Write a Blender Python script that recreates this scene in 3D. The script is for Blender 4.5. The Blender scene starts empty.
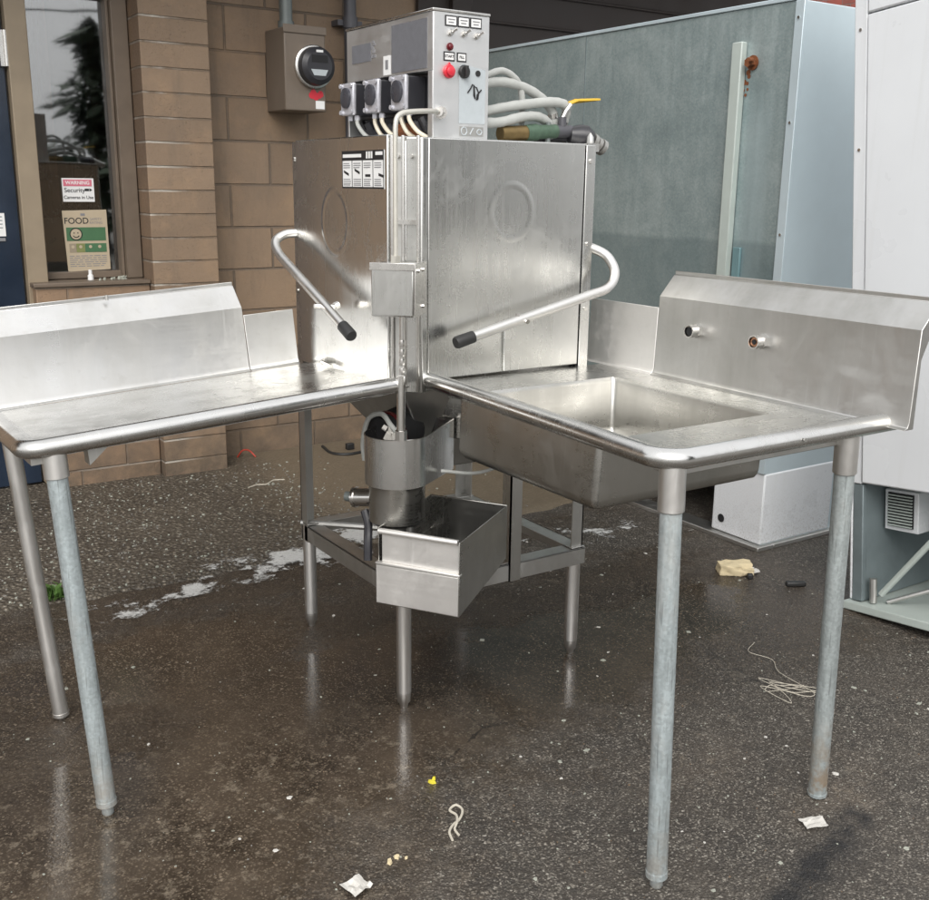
import bpy, bmesh, math, random
from mathutils import Vector, Matrix, noise
PI = math.pi
rnd = random.Random(7)
scene = bpy.context.scene
col = scene.collection

# ------------------------------------------------------------------ camera
cam_d = bpy.data.cameras.new('camera')
cam = bpy.data.objects.new('camera', cam_d)
col.objects.link(cam)
CAM_H, PITCH, ROLL, TH = 1.335, .24947, .01274, .9855     # height, pitch down, roll, heading of the x axis right of view
CAM_POS = Vector((-1.247, -2.155, CAM_H))
_F = Vector((0, math.cos(PITCH), -math.sin(PITCH)))
_R = Vector((1, 0, 0))
_U = Vector((0, math.sin(PITCH), math.cos(PITCH)))
_R2 = _R * math.cos(ROLL) + _U * math.sin(ROLL)
_U2 = _U * math.cos(ROLL) - _R * math.sin(ROLL)
_B = Matrix(((math.sin(TH), math.cos(TH), 0), (-math.cos(TH), math.sin(TH), 0), (0, 0, 1)))
_F, _R2, _U2 = _B @ _F, _B @ _R2, _B @ _U2
cam.matrix_world = Matrix((( _R2.x, _U2.x, -_F.x, CAM_POS.x), (_R2.y, _U2.y, -_F.y, CAM_POS.y),
                           (_R2.z, _U2.z, -_F.z, CAM_POS.z), (0, 0, 0, 1)))
cam_d.sensor_fit = 'HORIZONTAL'
cam_d.sensor_width = 36
cam_d.lens = 36 * 1037.3 / 929
cam_d.clip_start = .05
cam_d.clip_end = 500
scene.camera = cam

# ------------------------------------------------------------------ sky and sun (overcast)
SUN_DIR = Vector((-.45, -.62, .66)).normalized()
world = bpy.data.worlds.new('World')
scene.world = world
world.use_nodes = True
wn = world.node_tree
for n in list(wn.nodes): wn.nodes.remove(n)
sky = wn.nodes.new('ShaderNodeTexSky')
sky.sky_type = 'NISHITA'
sky.sun_disc = False
sky.sun_elevation = math.asin(SUN_DIR.z)
sky.sun_rotation = math.atan2(SUN_DIR.x, SUN_DIR.y)
sky.dust_density = 7.0
sky.air_density = 1.0
hs = wn.nodes.new('ShaderNodeHueSaturation')
hs.inputs['Saturation'].default_value = .22
bg = wn.nodes.new('ShaderNodeBackground')
bg.inputs['Strength'].default_value = .15
wo = wn.nodes.new('ShaderNodeOutputWorld')
wn.links.new(sky.outputs[0], hs.inputs['Color'])
cl = wn.nodes.new('ShaderNodeMix'); cl.data_type = 'RGBA'          # even cloud cover over the clear sky
cl.inputs[0].default_value = .78
cl.inputs[7].default_value = (5.0, 5.03, 5.08, 1)
wn.links.new(hs.outputs[0], cl.inputs[6])
wn.links.new(cl.outputs[2], bg.inputs['Color'])
wn.links.new(bg.outputs[0], wo.inputs[0])
sun_d = bpy.data.lights.new('sun', 'SUN')
sun = bpy.data.objects.new('sun', sun_d)
col.objects.link(sun)
sun_d.energy = 0.9
sun_d.angle = math.radians(40)
sun_d.color = (1, .97, .93)
sun.rotation_euler = SUN_DIR.to_track_quat('Z', 'Y').to_euler()
scene.view_settings.view_transform = 'Standard'
scene.view_settings.look = 'None'
scene.view_settings.exposure = 0.86
scene.view_settings.gamma = 1
scene.view_settings.use_curve_mapping = False
scene.cycles.max_bounces = 10
scene.cycles.glossy_bounces = 6
scene.cycles.use_denoising = True

# ------------------------------------------------------------------ material helpers
class Nodes:
    def __init__(s, name):
        s.m = bpy.data.materials.new(name)
        s.m.use_nodes = True
        s.t = s.m.node_tree
        s.b = s.t.nodes['Principled BSDF']
        s.tc = s.t.nodes.new('ShaderNodeTexCoord')
    def new(s, k, **kw):
        n = s.t.nodes.new(k)
        for a, v in kw.items(): setattr(n, a, v)
        return n
    def put(s, sock, v):
        if hasattr(v, 'is_linked') or hasattr(v, 'links'): s.t.links.new(v, sock)
        elif v is not None: sock.default_value = v
    def coord(s, scale=(1, 1, 1), rot=(0, 0, 0)):
        mp = s.new('ShaderNodeMapping')
        mp.inputs['Scale'].default_value = scale
        mp.inputs['Rotation'].default_value = rot
        s.t.links.new(s.tc.outputs['Object'], mp.inputs['Vector'])
        return mp.outputs[0]
    def noise(s, scale=5, detail=4, rough=.55, vec=None, dist=0):
        n = s.new('ShaderNodeTexNoise')
        n.inputs['Scale'].default_value = scale
        n.inputs['Detail'].default_value = detail
        n.inputs['Roughness'].default_value = rough
        n.inputs['Distortion'].default_value = dist
        s.t.links.new(vec if vec is not None else s.tc.outputs['Object'], n.inputs['Vector'])
        return n.outputs['Fac']
    def voro(s, scale, vec=None, feature='F1', out='Distance', rand=1):
        n = s.new('ShaderNodeTexVoronoi', feature=feature)
        n.inputs['Scale'].default_value = scale
        n.inputs['Randomness'].default_value = rand
        s.t.links.new(vec if vec is not None else s.tc.outputs['Object'], n.inputs['Vector'])
        return n.outputs[out]
    def ramp(s, fac, stops, interp='LINEAR'):
        r = s.new('ShaderNodeValToRGB')
        r.color_ramp.interpolation = interp
        e = r.color_ramp.elements
        while len(e) < len(stops): e.new(.5)
        for el, (p, c) in zip(e, stops):
            el.position = p
            el.color = c if isinstance(c, tuple) and len(c) == 4 else (tuple(c) + (1,) if isinstance(c, tuple) else (c, c, c, 1))
        s.put(r.inputs[0], fac)
        return r.outputs[0]
    def rng(s, v, a, b, c, d):
        n = s.new('ShaderNodeMapRange')
        s.put(n.inputs[0], v)
        for i, x in enumerate((a, b, c, d)): s.put(n.inputs[i + 1], x)
        return n.outputs[0]
    def math(s, op, a, b=None, clamp=False):
        n = s.new('ShaderNodeMath', operation=op)
        n.use_clamp = clamp
        s.put(n.inputs[0], a)
        if b is not None: s.put(n.inputs[1], b)
        return n.outputs[0]
    def mix(s, fac, a, b, mode='MIX'):
        n = s.new('ShaderNodeMix', data_type='RGBA', blend_type=mode)
        s.put(n.inputs[0], fac)
        for sock, v in ((n.inputs[6], a), (n.inputs[7], b)):
            if isinstance(v, tuple) and len(v) == 3: v = v + (1,)
            if isinstance(v, (int, float)): v = (v, v, v, 1)
            s.put(sock, v)
        return n.outputs[2]
    def attr(s, name):
        n = s.new('ShaderNodeAttribute', attribute_name=name)
        return n.outputs['Fac']
    def sep(s, axis, vec=None):
        n = s.new('ShaderNodeSeparateXYZ')
        s.t.links.new(vec if vec is not None else s.tc.outputs['Object'], n.inputs[0])
        return n.outputs[axis]
    def bump(s, h, strength=.2, dist=.01, normal=None):
        n = s.new('ShaderNodeBump')
        n.inputs['Strength'].default_value = strength
        n.inputs['Distance'].default_value = dist
        s.put(n.inputs['Height'], h)
        if normal is not None: s.t.links.new(normal, n.inputs['Normal'])
        return n.outputs[0]
    def set(s, base=None, rough=None, metal=None, normal=None, spec=None, **kw):
        if isinstance(base, tuple) and len(base) == 3: base = base + (1,)
        for k, v in (('Base Color', base), ('Roughness', rough), ('Metallic', metal), ('Specular IOR Level', spec)):
            if v is not None: s.put(s.b.inputs[k], v)
        if normal is not None: s.t.links.new(normal, s.b.inputs['Normal'])
        for k, v in kw.items(): s.put(s.b.inputs[k], v)
        return s.m

def plain(name, base, rough=.5, metal=0, var=.12, scale=25, bump=.05, **kw):
    """one colour with a little dirt and unevenness"""
    n = Nodes(name)
    f = n.noise(scale, 5, .6)
    lo = tuple(c * (1 - var) for c in base)
    hi = tuple(min(1, c * (1 + var)) for c in base)
    return n.set(n.mix(f, lo, hi), n.rng(f, .3, .7, max(.02, rough - .08), min(1, rough + .08)), metal,
                 n.bump(f, bump, .004) if bump else None, **kw)

def steel(name, rough=.26, tint=(.66, .645, .615), brush=(4, 4, 180), stain=.5, wave=.02, spread=.1, brushbump=.0008):
    """brushed stainless steel with smears, water marks and slightly wavy sheet"""
    n = Nodes(name)
    br = n.noise(1, 3, .6, n.coord(brush))
    big = n.noise(3.2, 5, .62, dist=.6)
    smear = n.noise(1, 4, .6, n.coord((9, 9, 1.6)))
    spots = n.noise(42, 3, .5)
    smudge = n.rng(n.noise(7.5, 6, .7, dist=1.4), .50, .68, 0, 1)
    scr = n.rng(n.noise(1, 1, .4, n.coord((3, 320, 4), (.5, .35, .9))), .70, .74, 0, 1)
    scr2 = n.rng(n.noise(1, 1, .4, n.coord((300, 3, 4), (.2, .8, .3))), .71, .75, 0, 1)
    scr = n.math('MAXIMUM', scr, scr2)
    dirt = n.rng(n.math('MULTIPLY', big, smear), .17, .4, 0, 1)
    c = n.mix(n.math('MULTIPLY', dirt, stain), tint, tuple(x * .66 for x in (tint[0], tint[1] * .99, tint[2] * .95)))
    c = n.mix(n.math('MULTIPLY', n.rng(spots, .62, .75, 0, 1), .35 * stain), c, (.42, .40, .36))
    r = n.math('ADD', n.rng(br, .2, .8, -.04, .04), n.rng(smear, .3, .7, rough - spread * .5, rough + spread))
    r = n.math('ADD', r, n.math('ADD', n.math('MULTIPLY', smudge, .10), n.math('MULTIPLY', scr, .07)))
    c = n.mix(n.math('MULTIPLY', smudge, .22 * stain), c, (.50, .485, .45))
    c = n.mix(n.math('MULTIPLY', scr, .15), c, (.78, .78, .77))
    h = n.math('ADD', n.math('MULTIPLY', br, brushbump), n.math('MULTIPLY', n.noise(2.6, 1, .4), wave * 22))
    return n.set(c, r, 1.0, n.bump(h, .35, .01))

def galvanized(name, tint=(.40, .46, .48), rust=.0):
    n = Nodes(name)
    sp = n.voro(190, out='Color')
    g = n.new('ShaderNodeRGBToBW'); n.t.links.new(sp, g.inputs[0])
    st = n.noise(1, 5, .7, n.coord((90, 90, 4)))
    mid = n.noise(16, 5, .7, n.coord((1, 1, .5)))
    f = n.math('ADD', n.math('MULTIPLY', g.outputs[0], .22), n.math('ADD', n.math('MULTIPLY', st, .5), n.math('MULTIPLY', mid, .35)))
    c = n.ramp(f, [(.32, tuple(x * .72 for x in tint)), (.52, tint), (.72, tuple(min(1, x * 1.3) for x in tint))])
    wear = n.rng(n.noise(9, 6, .75, n.coord((1, 1, .35))), .53, .66, 0, .5)
    c = n.mix(wear, c, (.53, .54, .52))
    scr = n.rng(n.noise(1, 1, .4, n.coord((160, 160, 9), (.1, .15, 0))), .67, .72, 0, .5)
    c = n.mix(scr, c, (.16, .17, .17))
    low = n.rng(n.sep('Z'), .0, .22, 1, 0)
    c = n.mix(n.math('MULTIPLY', low, n.rng(n.noise(26, 5, .7), .40, .60, 0, max(rust, .45))), c, (.34, .25, .165))
    return n.set(c, n.rng(f, .3, .7, .34, .56), .5, n.bump(n.math('ADD', st, mid), .22, .003))

def painted_block(name, base, course, length, axis='X', offset=.5, mortar=(.24, .20, .155), zoff=0., joint=.014, light=0., fade=None):
    """painted block wall: joints follow world courses; u is the run along the wall"""
    n = Nodes(name)
    cx = n.new('ShaderNodeCombineXYZ')
    wob = n.math('MULTIPLY', n.math('SUBTRACT', n.noise(9, 3, .6), .5), .006)
    n.t.links.new(n.math('ADD', n.sep(axis), wob), cx.inputs[0])
    n.t.links.new(n.math('ADD', n.math('ADD', n.sep('Z'), zoff), wob), cx.inputs[1])
    bt = n.new('ShaderNodeTexBrick')
    bt.offset = offset
    n.t.links.new(cx.outputs[0], bt.inputs['Vector'])
    bt.inputs['Scale'].default_value = 1
    bt.inputs['Brick Width'].default_value = length
    bt.inputs['Row Height'].default_value = course
    bt.inputs['Mortar Size'].default_value = joint * .5
    bt.inputs['Mortar Smooth'].default_value = .5
    bt.inputs['Color1'].default_value = tuple(c * .84 for c in base) + (1,)
    bt.inputs['Color2'].default_value = tuple(c * 1.14 for c in base) + (1,)
    bt.inputs['Mortar'].default_value = mortar + (1,)
    big = n.noise(1.9, 6, .65)
    fine = n.noise(70, 5, .75)
    pores = n.rng(n.voro(130), .05, .22, 1, 0)
    pm = n.math('MULTIPLY', pores, n.rng(n.noise(6, 4, .6), .40, .60, .1, 1))
    grime = n.noise(1, 5, .65, n.coord((6, 6, 1.0)))
    c = n.mix(n.rng(big, .35, .7, 0, .55), bt.outputs['Color'], tuple(c * q for c, q in zip(base, (.66, .68, .74))))
    c = n.mix(n.rng(n.noise(4.5, 5, .65), .50, .68, 0, .5), c, tuple(min(1, c * q) for c, q in zip(base, (1.28, 1.22, 1.12))))
    c = n.mix(n.rng(grime, .54, .74, 0, .5), c, (.11, .088, .07))
    c = n.mix(n.math('MULTIPLY', pm, .55), c, (.07, .055, .045))
    splash = n.math('MULTIPLY', n.rng(n.sep('Z'), .0, .28, 1, 0), n.rng(n.noise(8, 6, .7), .36, .60, .1, .9))
    c = n.mix(splash, c, (.095, .075, .055))
    if light:
        # worn pale paint left along some bed joints
        frac = n.math('FRACT', n.math('DIVIDE', n.math('ADD', n.math('ADD', n.sep('Z'), zoff), wob), course))
        edge = n.math('GREATER_THAN', n.math('ABSOLUTE', n.math('SUBTRACT', frac, .5)), .452)
        keep = n.rng(n.noise(4, 4, .6), .40, .54, 0, light)
        if fade: keep = n.math('MULTIPLY', keep, n.rng(n.math('ADD', n.sep(axis), n.math('MULTIPLY', n.noise(5, 2, .5), .12)), fade[0], fade[1], 1, 0))
        c = n.mix(n.math('MULTIPLY', edge, keep), c, (.52, .48, .42))
    h = n.math('ADD', n.math('MULTIPLY', bt.outputs['Fac'], -1.2), n.math('ADD', n.math('MULTIPLY', fine, .40), n.math('MULTIPLY', pm, -.5)))
    return n.set(c, n.rng(fine, .3, .7, .55, .8), 0, n.bump(h, .8, .007))

M = {}
M['steel_side'] = steel('brushed_steel_mirror_worn', .20, (.70, .70, .685), brush=(140, 140, 3), spread=.05, wave=.014, stain=.3)
M['steel_door'] = steel('brushed_steel_door', .26, (.60, .60, .582), brush=(120, 120, 2.5), wave=.022, spread=.05, stain=.28)
M['steel_deck'] = steel('brushed_steel_deck', .24, (.63, .628, .61), brush=(3, 120, 120), spread=.1)
M['steel_splash'] = steel('brushed_steel_splash', .32, (.68, .675, .66), brush=(3, 3, 150), spread=.1, stain=.6)
M['steel_splash_dull'] = steel('brushed_steel_splash_dull', .36, (.545, .54, .522), brush=(3, 3, 150), spread=.12, stain=.8)
M['steel_bowl'] = steel('brushed_steel_bowl', .27, (.52, .512, .485), brush=(3, 3, 140), spread=.1, stain=.6)
M['steel_bright'] = steel('bright_steel', .2, (.68, .665, .64), brush=(60, 60, 60), stain=.3, wave=.005)
M['steel_dark'] = steel('dull_frame_steel', .42, (.58, .575, .555), brush=(20, 20, 90), stain=.7)
M['steel_tube'] = steel('tube_steel', .33, (.78, .765, .74), brush=(80, 80, 4), stain=.2, wave=0, brushbump=.0005)
M['steel_pan'] = steel('pan_steel', .50, (.80, .785, .76), brush=(3, 3, 120), stain=.3, wave=.006)
M['steel_rim'] = steel('rim_steel', .21, (.68, .675, .66), brush=(50, 50, 50), stain=.4, wave=.008)
M['steel_tank'] = steel('tank_steel', .21, (.66, .655, .64), brush=(110, 110, 3), stain=.3, wave=0, brushbump=.0005)
M['steel_box'] = steel('control_box_steel', .46, (.76, .765, .765), brush=(3, 3, 120), spread=.06, stain=.25, wave=.004)
M['galv'] = galvanized('galvanized_leg', (.40, .45, .46))
M['galv_rusty'] = galvanized('galvanized_leg_rusty', (.39, .43, .43), 1)
M['black'] = plain('black_rubber', (.018, .018, .018), .5)
M['dark_plastic'] = plain('dark_plastic', (.03, .03, .035), .35)
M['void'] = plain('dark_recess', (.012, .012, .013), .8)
M['white'] = plain('white_label', (.78, .78, .77), .45, var=.05)
M['ink'] = plain('black_ink', (.015, .015, .017), .5, var=.05, bump=0)
M['grey_ink'] = plain('grey_ink', (.22, .22, .23), .5, var=.05, bump=0)
M['red'] = plain('red_plastic', (.62, .03, .05), .3, var=.08)
M['dark_red'] = plain('dark_red_lens', (.13, .01, .015), .25)
M['blue_plate'] = plain('blue_grey_plate', (.15, .153, .168), .4, var=.25, scale=60)
M['grey_sticker'] = plain('blue_grey_film', (.44, .48, .50), .4, var=.1, scale=60)
M['hose'] = plain('grey_hose', (.40, .41, .39), .45, var=.15, scale=40)
M['pale_hose'] = plain('cream_tube', (.66, .60, .48), .3, var=.1)
M['pipe_pale'] = plain('pale_pipe', (.60, .58, .52), .32, .6, var=.1)
M['brass'] = plain('tarnished_brass', (.20, .14, .06), .4, .7, var=.4, scale=60)
M['green_brass'] = plain('green_brass', (.07, .12, .08), .5, .2, var=.5, scale=60)
M['yellow'] = plain('yellow_grip', (.70, .45, .05), .4)
M['copper'] = plain('copper_fitting', (.45, .24, .15), .3, 1)
M['clear'] = plain('clear_cover', (.50, .50, .54), .15, .3, var=.4, scale=70)
M['pump_dark'] = plain('pump_rotor', (.05, .05, .06), .3)
M['brown_metal'] = plain('brown_enamel', (.17, .135, .105), .5, var=.2, scale=14)
M['grey_pipe'] = plain('grey_conduit', (.17, .19, .185), .45, .3, var=.25)
M['grey_pipe_dark'] = plain('dark_conduit', (.085, .085, .095), .5, .2, var=.25)
M['tan_frame'] = plain('tan_frame', (.27, .215, .15), .5, var=.25, scale=9)
M['brown_frame'] = plain('brown_frame', (.15, .115, .085), .5, var=.3, scale=9)
M['door_blue'] = plain('navy_door', (.016, .026, .045), .18, var=.5, scale=6, bump=.15)
M['cardboard'] = plain('cardboard', (.30, .25, .18), .7, var=.12)
M['kraft'] = plain('kraft_paper', (.46, .38, .27), .65, var=.1)
M['green_print'] = plain('green_print', (.06, .15, .07), .55, var=.2)
M['olive_print'] = plain('olive_print', (.20, .22, .08), .55, var=.2)
M['pink_print'] = plain('pink_print', (.62, .16, .22), .5, var=.1)
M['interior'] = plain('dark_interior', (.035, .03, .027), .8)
M['interior_brown'] = plain('brown_interior_post', (.16, .075, .045), .6)
M['soffit'] = plain('brown_soffit', (.075, .06, .05), .7)
M['dark_wood'] = plain('dark_brown_panel', (.035, .026, .023), .6, var=.3, scale=5)
M['roofing'] = plain('roofing', (.10, .10, .10), .8)
M['rust'] = plain('rust', (.18, .06, .02), .8, var=.6, scale=90, bump=.4)
M['bark'] = plain('bark', (.07, .05, .035), .9, var=.4)
M['leaf_dark'] = plain('conifer_needles', (.05, .075, .045), .7, var=.5, scale=3)
M['leaf_mid'] = plain('broad_leaves', (.04, .07, .025), .6, var=.5, scale=3)
M['weed'] = plain('weed_leaves', (.07, .14, .03), .5, var=.4)
M['foam_block'] = plain('yellowed_foam', (.62, .52, .33), .75, var=.25, scale=60, bump=.5)
M['paper'] = plain('white_paper', (.58, .56, .52), .6, var=.2, scale=40)
M['string'] = plain('string', (.52, .48, .40), .8)
M['stone_pale'] = plain('pale_chips', (.33, .34, .29), .7, var=.5, scale=200)
M['stone_mid'] = plain('grey_chips', (.20, .19, .17), .7, var=.6, scale=200)
M['stone_brown'] = plain('brown_chips', (.16, .11, .07), .7, var=.6, scale=200)
M['suds'] = plain('soap_suds', (.70, .70, .68), .35, var=.15, scale=120, bump=.6)
M['wire_red'] = plain('red_wire', (.45, .05, .03), .4)
M['yellow_scrap'] = plain('yellow_scrap', (.70, .60, .05), .5)

def white_enamel():
    n = Nodes('white_enamel')
    f = n.noise(2.2, 5, .6)
    low = n.rng(n.sep('Z'), .0, .35, 1, 0)
    spk = n.rng(n.noise(150, 5, .7), .48, .66, 0, 1)
    streak = n.rng(n.noise(1, 4, .6, n.coord((26, 26, 1.2))), .55, .75, 0, .25)
    c = n.mix(f, (.66, .68, .70), (.78, .80, .82))
    c = n.mix(streak, c, (.60, .61, .60))
    c = n.mix(n.math('MULTIPLY', n.math('POWER', low, 1.6), n.math('MULTIPLY', spk, .6)), c, (.24, .215, .18))
    return n.set(c, n.rng(f, .3, .7, .22, .36), 0, n.bump(n.noise(3, 2, .4), .06, .01))
M['enamel'] = white_enamel()

def galv_wall():
    n = Nodes('galvanized_panel')
    sp = n.voro(150, out='Color')
    g = n.new('ShaderNodeRGBToBW'); n.t.links.new(sp, g.inputs[0])
    big = n.noise(1.5, 5, .62, dist=.8)
    st = n.noise(1, 4, .6, n.coord((1, 34, 3.2)))
    blot = n.noise(5, 6, .72, dist=.5)
    f = n.math('ADD', n.math('MULTIPLY', g.outputs[0], .12), n.math('ADD', n.math('MULTIPLY', n.math('ADD', big, blot), .42), n.math('MULTIPLY', st, .12)))
    c = n.ramp(f, [(.30, (.19, .245, .25)), (.48, (.285, .355, .36)), (.68, (.43, .50, .50))])
    spots = n.rng(n.noise(90, 2, .5), .66, .76, 0, .25)
    c = n.mix(spots, c, (.36, .38, .37))
    # pale sheen beside the bar, a reflection painted into the colour
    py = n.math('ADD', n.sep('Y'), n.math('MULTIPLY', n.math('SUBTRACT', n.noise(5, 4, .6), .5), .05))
    pale_sheen = n.math('MULTIPLY', n.rng(n.math('ABSOLUTE', n.math('SUBTRACT', py, .135)), .03, .085, 1, 0), n.rng(n.sep('Z'), 1.55, 1.72, .55, 0))
    c = n.mix(pale_sheen, c, (.40, .50, .52))
    # darker lower band of the panel
    band = n.rng(n.math('ADD', n.sep('Z'), n.math('MULTIPLY', n.noise(9, 3, .5), .02)), 1.145, 1.165, 1, 0)
    c = n.mix(n.math('MULTIPLY', band, .42), c, (.12, .175, .185))
    return n.set(c, n.rng(st, .3, .7, .34, .52), .45, n.bump(n.math('ADD', big, n.math('MULTIPLY', st, .3)), .12, .01))
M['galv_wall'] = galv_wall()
M['galv_pale'] = plain('pale_galvanized', (.53, .62, .66), .36, .25, var=.14, scale=3)
M['teal_strip'] = plain('teal_strip', (.16, .27, .29), .4, .2, var=.2)
M['bar_paint'] = plain('grey_green_paint', (.42, .47, .44), .45, var=.15, scale=12)
M['compart'] = plain('compartment_metal', (.19, .23, .24), .45, .3, var=.35, scale=8)
M['block_wall'] = painted_block('painted_block_wall', (.262, .183, .120), .198, .405, zoff=.06, joint=.013, mortar=(.15, .115, .085))
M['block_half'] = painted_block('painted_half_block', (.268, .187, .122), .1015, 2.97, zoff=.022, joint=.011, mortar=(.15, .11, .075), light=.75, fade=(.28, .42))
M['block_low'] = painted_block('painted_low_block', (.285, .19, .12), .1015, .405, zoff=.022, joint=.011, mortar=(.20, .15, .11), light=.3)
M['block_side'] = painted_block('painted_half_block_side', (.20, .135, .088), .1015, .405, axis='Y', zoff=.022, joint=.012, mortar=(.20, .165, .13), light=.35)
M['red_brick'] = painted_block('red_brick', (.28, .07, .05), .075, .21, axis='Y', mortar=(.22, .18, .16), joint=.012)

def glass():
    n = Nodes('window_glass')
    n.t.nodes.remove(n.b)
    tr = n.new('ShaderNodeBsdfTransparent'); tr.inputs[0].default_value = (.80, .82, .82, 1)
    gl = n.new('ShaderNodeBsdfGlossy'); gl.inputs['Roughness'].default_value = .025
    fr = n.new('ShaderNodeFresnel'); fr.inputs[0].default_value = 3.1
    n.t.links.new(n.bump(n.noise(2.5, 2, .4), .05, .02), gl.inputs['Normal'])
    mx = n.new('ShaderNodeMixShader')
    n.t.links.new(fr.outputs[0], mx.inputs[0])
    n.t.links.new(tr.outputs[0], mx.inputs[1]); n.t.links.new(gl.outputs[0], mx.inputs[2])
    n.t.links.new(mx.outputs[0], n.t.nodes['Material Output'].inputs[0])
    return n.m
M['glass'] = glass()

def asphalt():
    n = Nodes('wet_asphalt')
    wet = n.attr('wet')
    wet = n.rng(n.math('ADD', wet, n.math('MULTIPLY', n.math('SUBTRACT', n.noise(5, 9, .76), .5), 1.9)), .26, .72, 0, 1)
    pud = n.attr('puddle')
    pud = n.rng(n.math('ADD', pud, n.math('ADD', n.math('MULTIPLY', n.math('SUBTRACT', n.noise(5, 5, .6), .5), .9), n.math('MULTIPLY', n.math('SUBTRACT', n.noise(45, 6, .75), .5), .8))), .40, .66, 0, 1)
    def bw(sock):
        g_ = n.new('ShaderNodeRGBToBW'); n.t.links.new(sock, g_.inputs[0]); return g_.outputs[0]
    warp = n.new('ShaderNodeVectorMath', operation='ADD')
    nz = n.new('ShaderNodeTexNoise'); nz.inputs['Scale'].default_value = 60; nz.inputs['Detail'].default_value = 3
    n.t.links.new(n.tc.outputs['Object'], nz.inputs['Vector'])
    sc_ = n.new('ShaderNodeVectorMath', operation='SCALE'); sc_.inputs['Scale'].default_value = .012
    n.t.links.new(nz.outputs['Color'], sc_.inputs[0])
    n.t.links.new(n.tc.outputs['Object'], warp.inputs[0]); n.t.links.new(sc_.outputs[0], warp.inputs[1])
    wv = warp.outputs[0]
    g1, d1 = bw(n.voro(190, wv, out='Color')), n.voro(190, wv)
    g2, d2 = bw(n.voro(85, wv, out='Color')), n.voro(85, wv)
    fine = n.noise(330, 4, .75)
    mid = n.noise(28, 6, .72)
    big = n.noise(2.1, 7, .68)
    st1 = n.ramp(g1, [(.22, (.045, .039, .033)), (.45, (.095, .083, .070)), (.62, (.16, .142, .118)), (.85, (.34, .31, .265))])
    st2 = n.ramp(g2, [(.30, (.035, .031, .027)), (.50, (.10, .088, .075)), (.68, (.23, .207, .172)), (.84, (.46, .425, .37))])
    tar = n.mix(fine, (.020, .017, .014), (.070, .060, .049))
    dry = n.mix(n.rng(d1, .25, .60, 0, 1), st1, tar)
    dry = n.mix(n.math('MULTIPLY', n.rng(d2, .22, .40, 1, 0), n.rng(mid, .42, .58, 0, .9)), dry, st2)
    dry = n.mix(n.rng(big, .40, .68, 0, .35), dry, (.11, .094, .075))
    dry = n.mix(n.rng(mid, .32, .48, .75, 0), dry, (.034, .030, .026))
    dry = n.mix(n.rng(n.noise(13, 7, .8), .56, .68, 0, .55), dry, (.20, .18, .15))
    c = n.mix(wet, dry, n.mix(1, dry, (.64, .565, .49), 'MULTIPLY'))
    c = n.mix(n.math('MULTIPLY', wet, n.rng(big, .42, .66, .0, .40)), c, (.075, .058, .042))
    silt = n.math('MULTIPLY', n.attr('silt'), n.rng(n.noise(4, 8, .75), .40, .66, 0, .42))
    c = n.mix(silt, c, (.145, .112, .082))
    c = n.mix(n.math('MULTIPLY', n.attr('silt'), n.rng(n.noise(22, 7, .8), .54, .64, 0, .6)), c, (.25, .21, .16))
    far = n.attr('far')
    c = n.mix(far, c, n.mix(fine, (.17, .163, .15), (.24, .23, .21)))  # unseen ground farther out, lightened to brighten reflections in the steel
    oil_shade = n.math('MULTIPLY', n.attr('oil_shade'), n.rng(n.noise(14, 6, .75), .33, .6, .15, 1))  # oily front patch together with the shade painted under the dishwasher
    c = n.mix(oil_shade, c, (.016, .015, .015))
    # hairline cracks
    ck = n.voro(1.7, n.coord((1, 1, 1)), feature='DISTANCE_TO_EDGE')
    ckn = n.math('ADD', ck, n.math('MULTIPLY', n.math('SUBTRACT', n.noise(16, 6, .75), .5), .07))
    crack = n.math('MULTIPLY', n.rng(n.math('ABSOLUTE', ckn), .0015, .0065, 1, 0), n.rng(n.noise(1.3, 2, .5), .57, .66, 0, .8))
    c = n.mix(crack, c, (.014, .012, .011))
    rough = n.rng(wet, 0, 1, .66, .38)
    rough = n.mix(pud, rough, n.rng(mid, .3, .7, .05, .14))
    h = n.math('ADD', n.math('MULTIPLY', d1, -.8), n.math('ADD', n.math('MULTIPLY', fine, .4), n.math('ADD', n.math('MULTIPLY', g1, .6), n.math('MULTIPLY', n.rng(d2, .1, .4, 1, 0), .6))))
    h = n.math('ADD', h, n.math('ADD', n.math('MULTIPLY', crack, -2), n.math('MULTIPLY', mid, .6)))
    h = n.math('MULTIPLY', h, n.rng(wet, 0, 1, 1, .6))
    h = n.math('MULTIPLY', h, n.rng(pud, 0, 1, 1, .06))
    return n.set(c, rough, 0, n.bump(h, .7, .006), spec=.5)
M['asphalt'] = asphalt()

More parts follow.
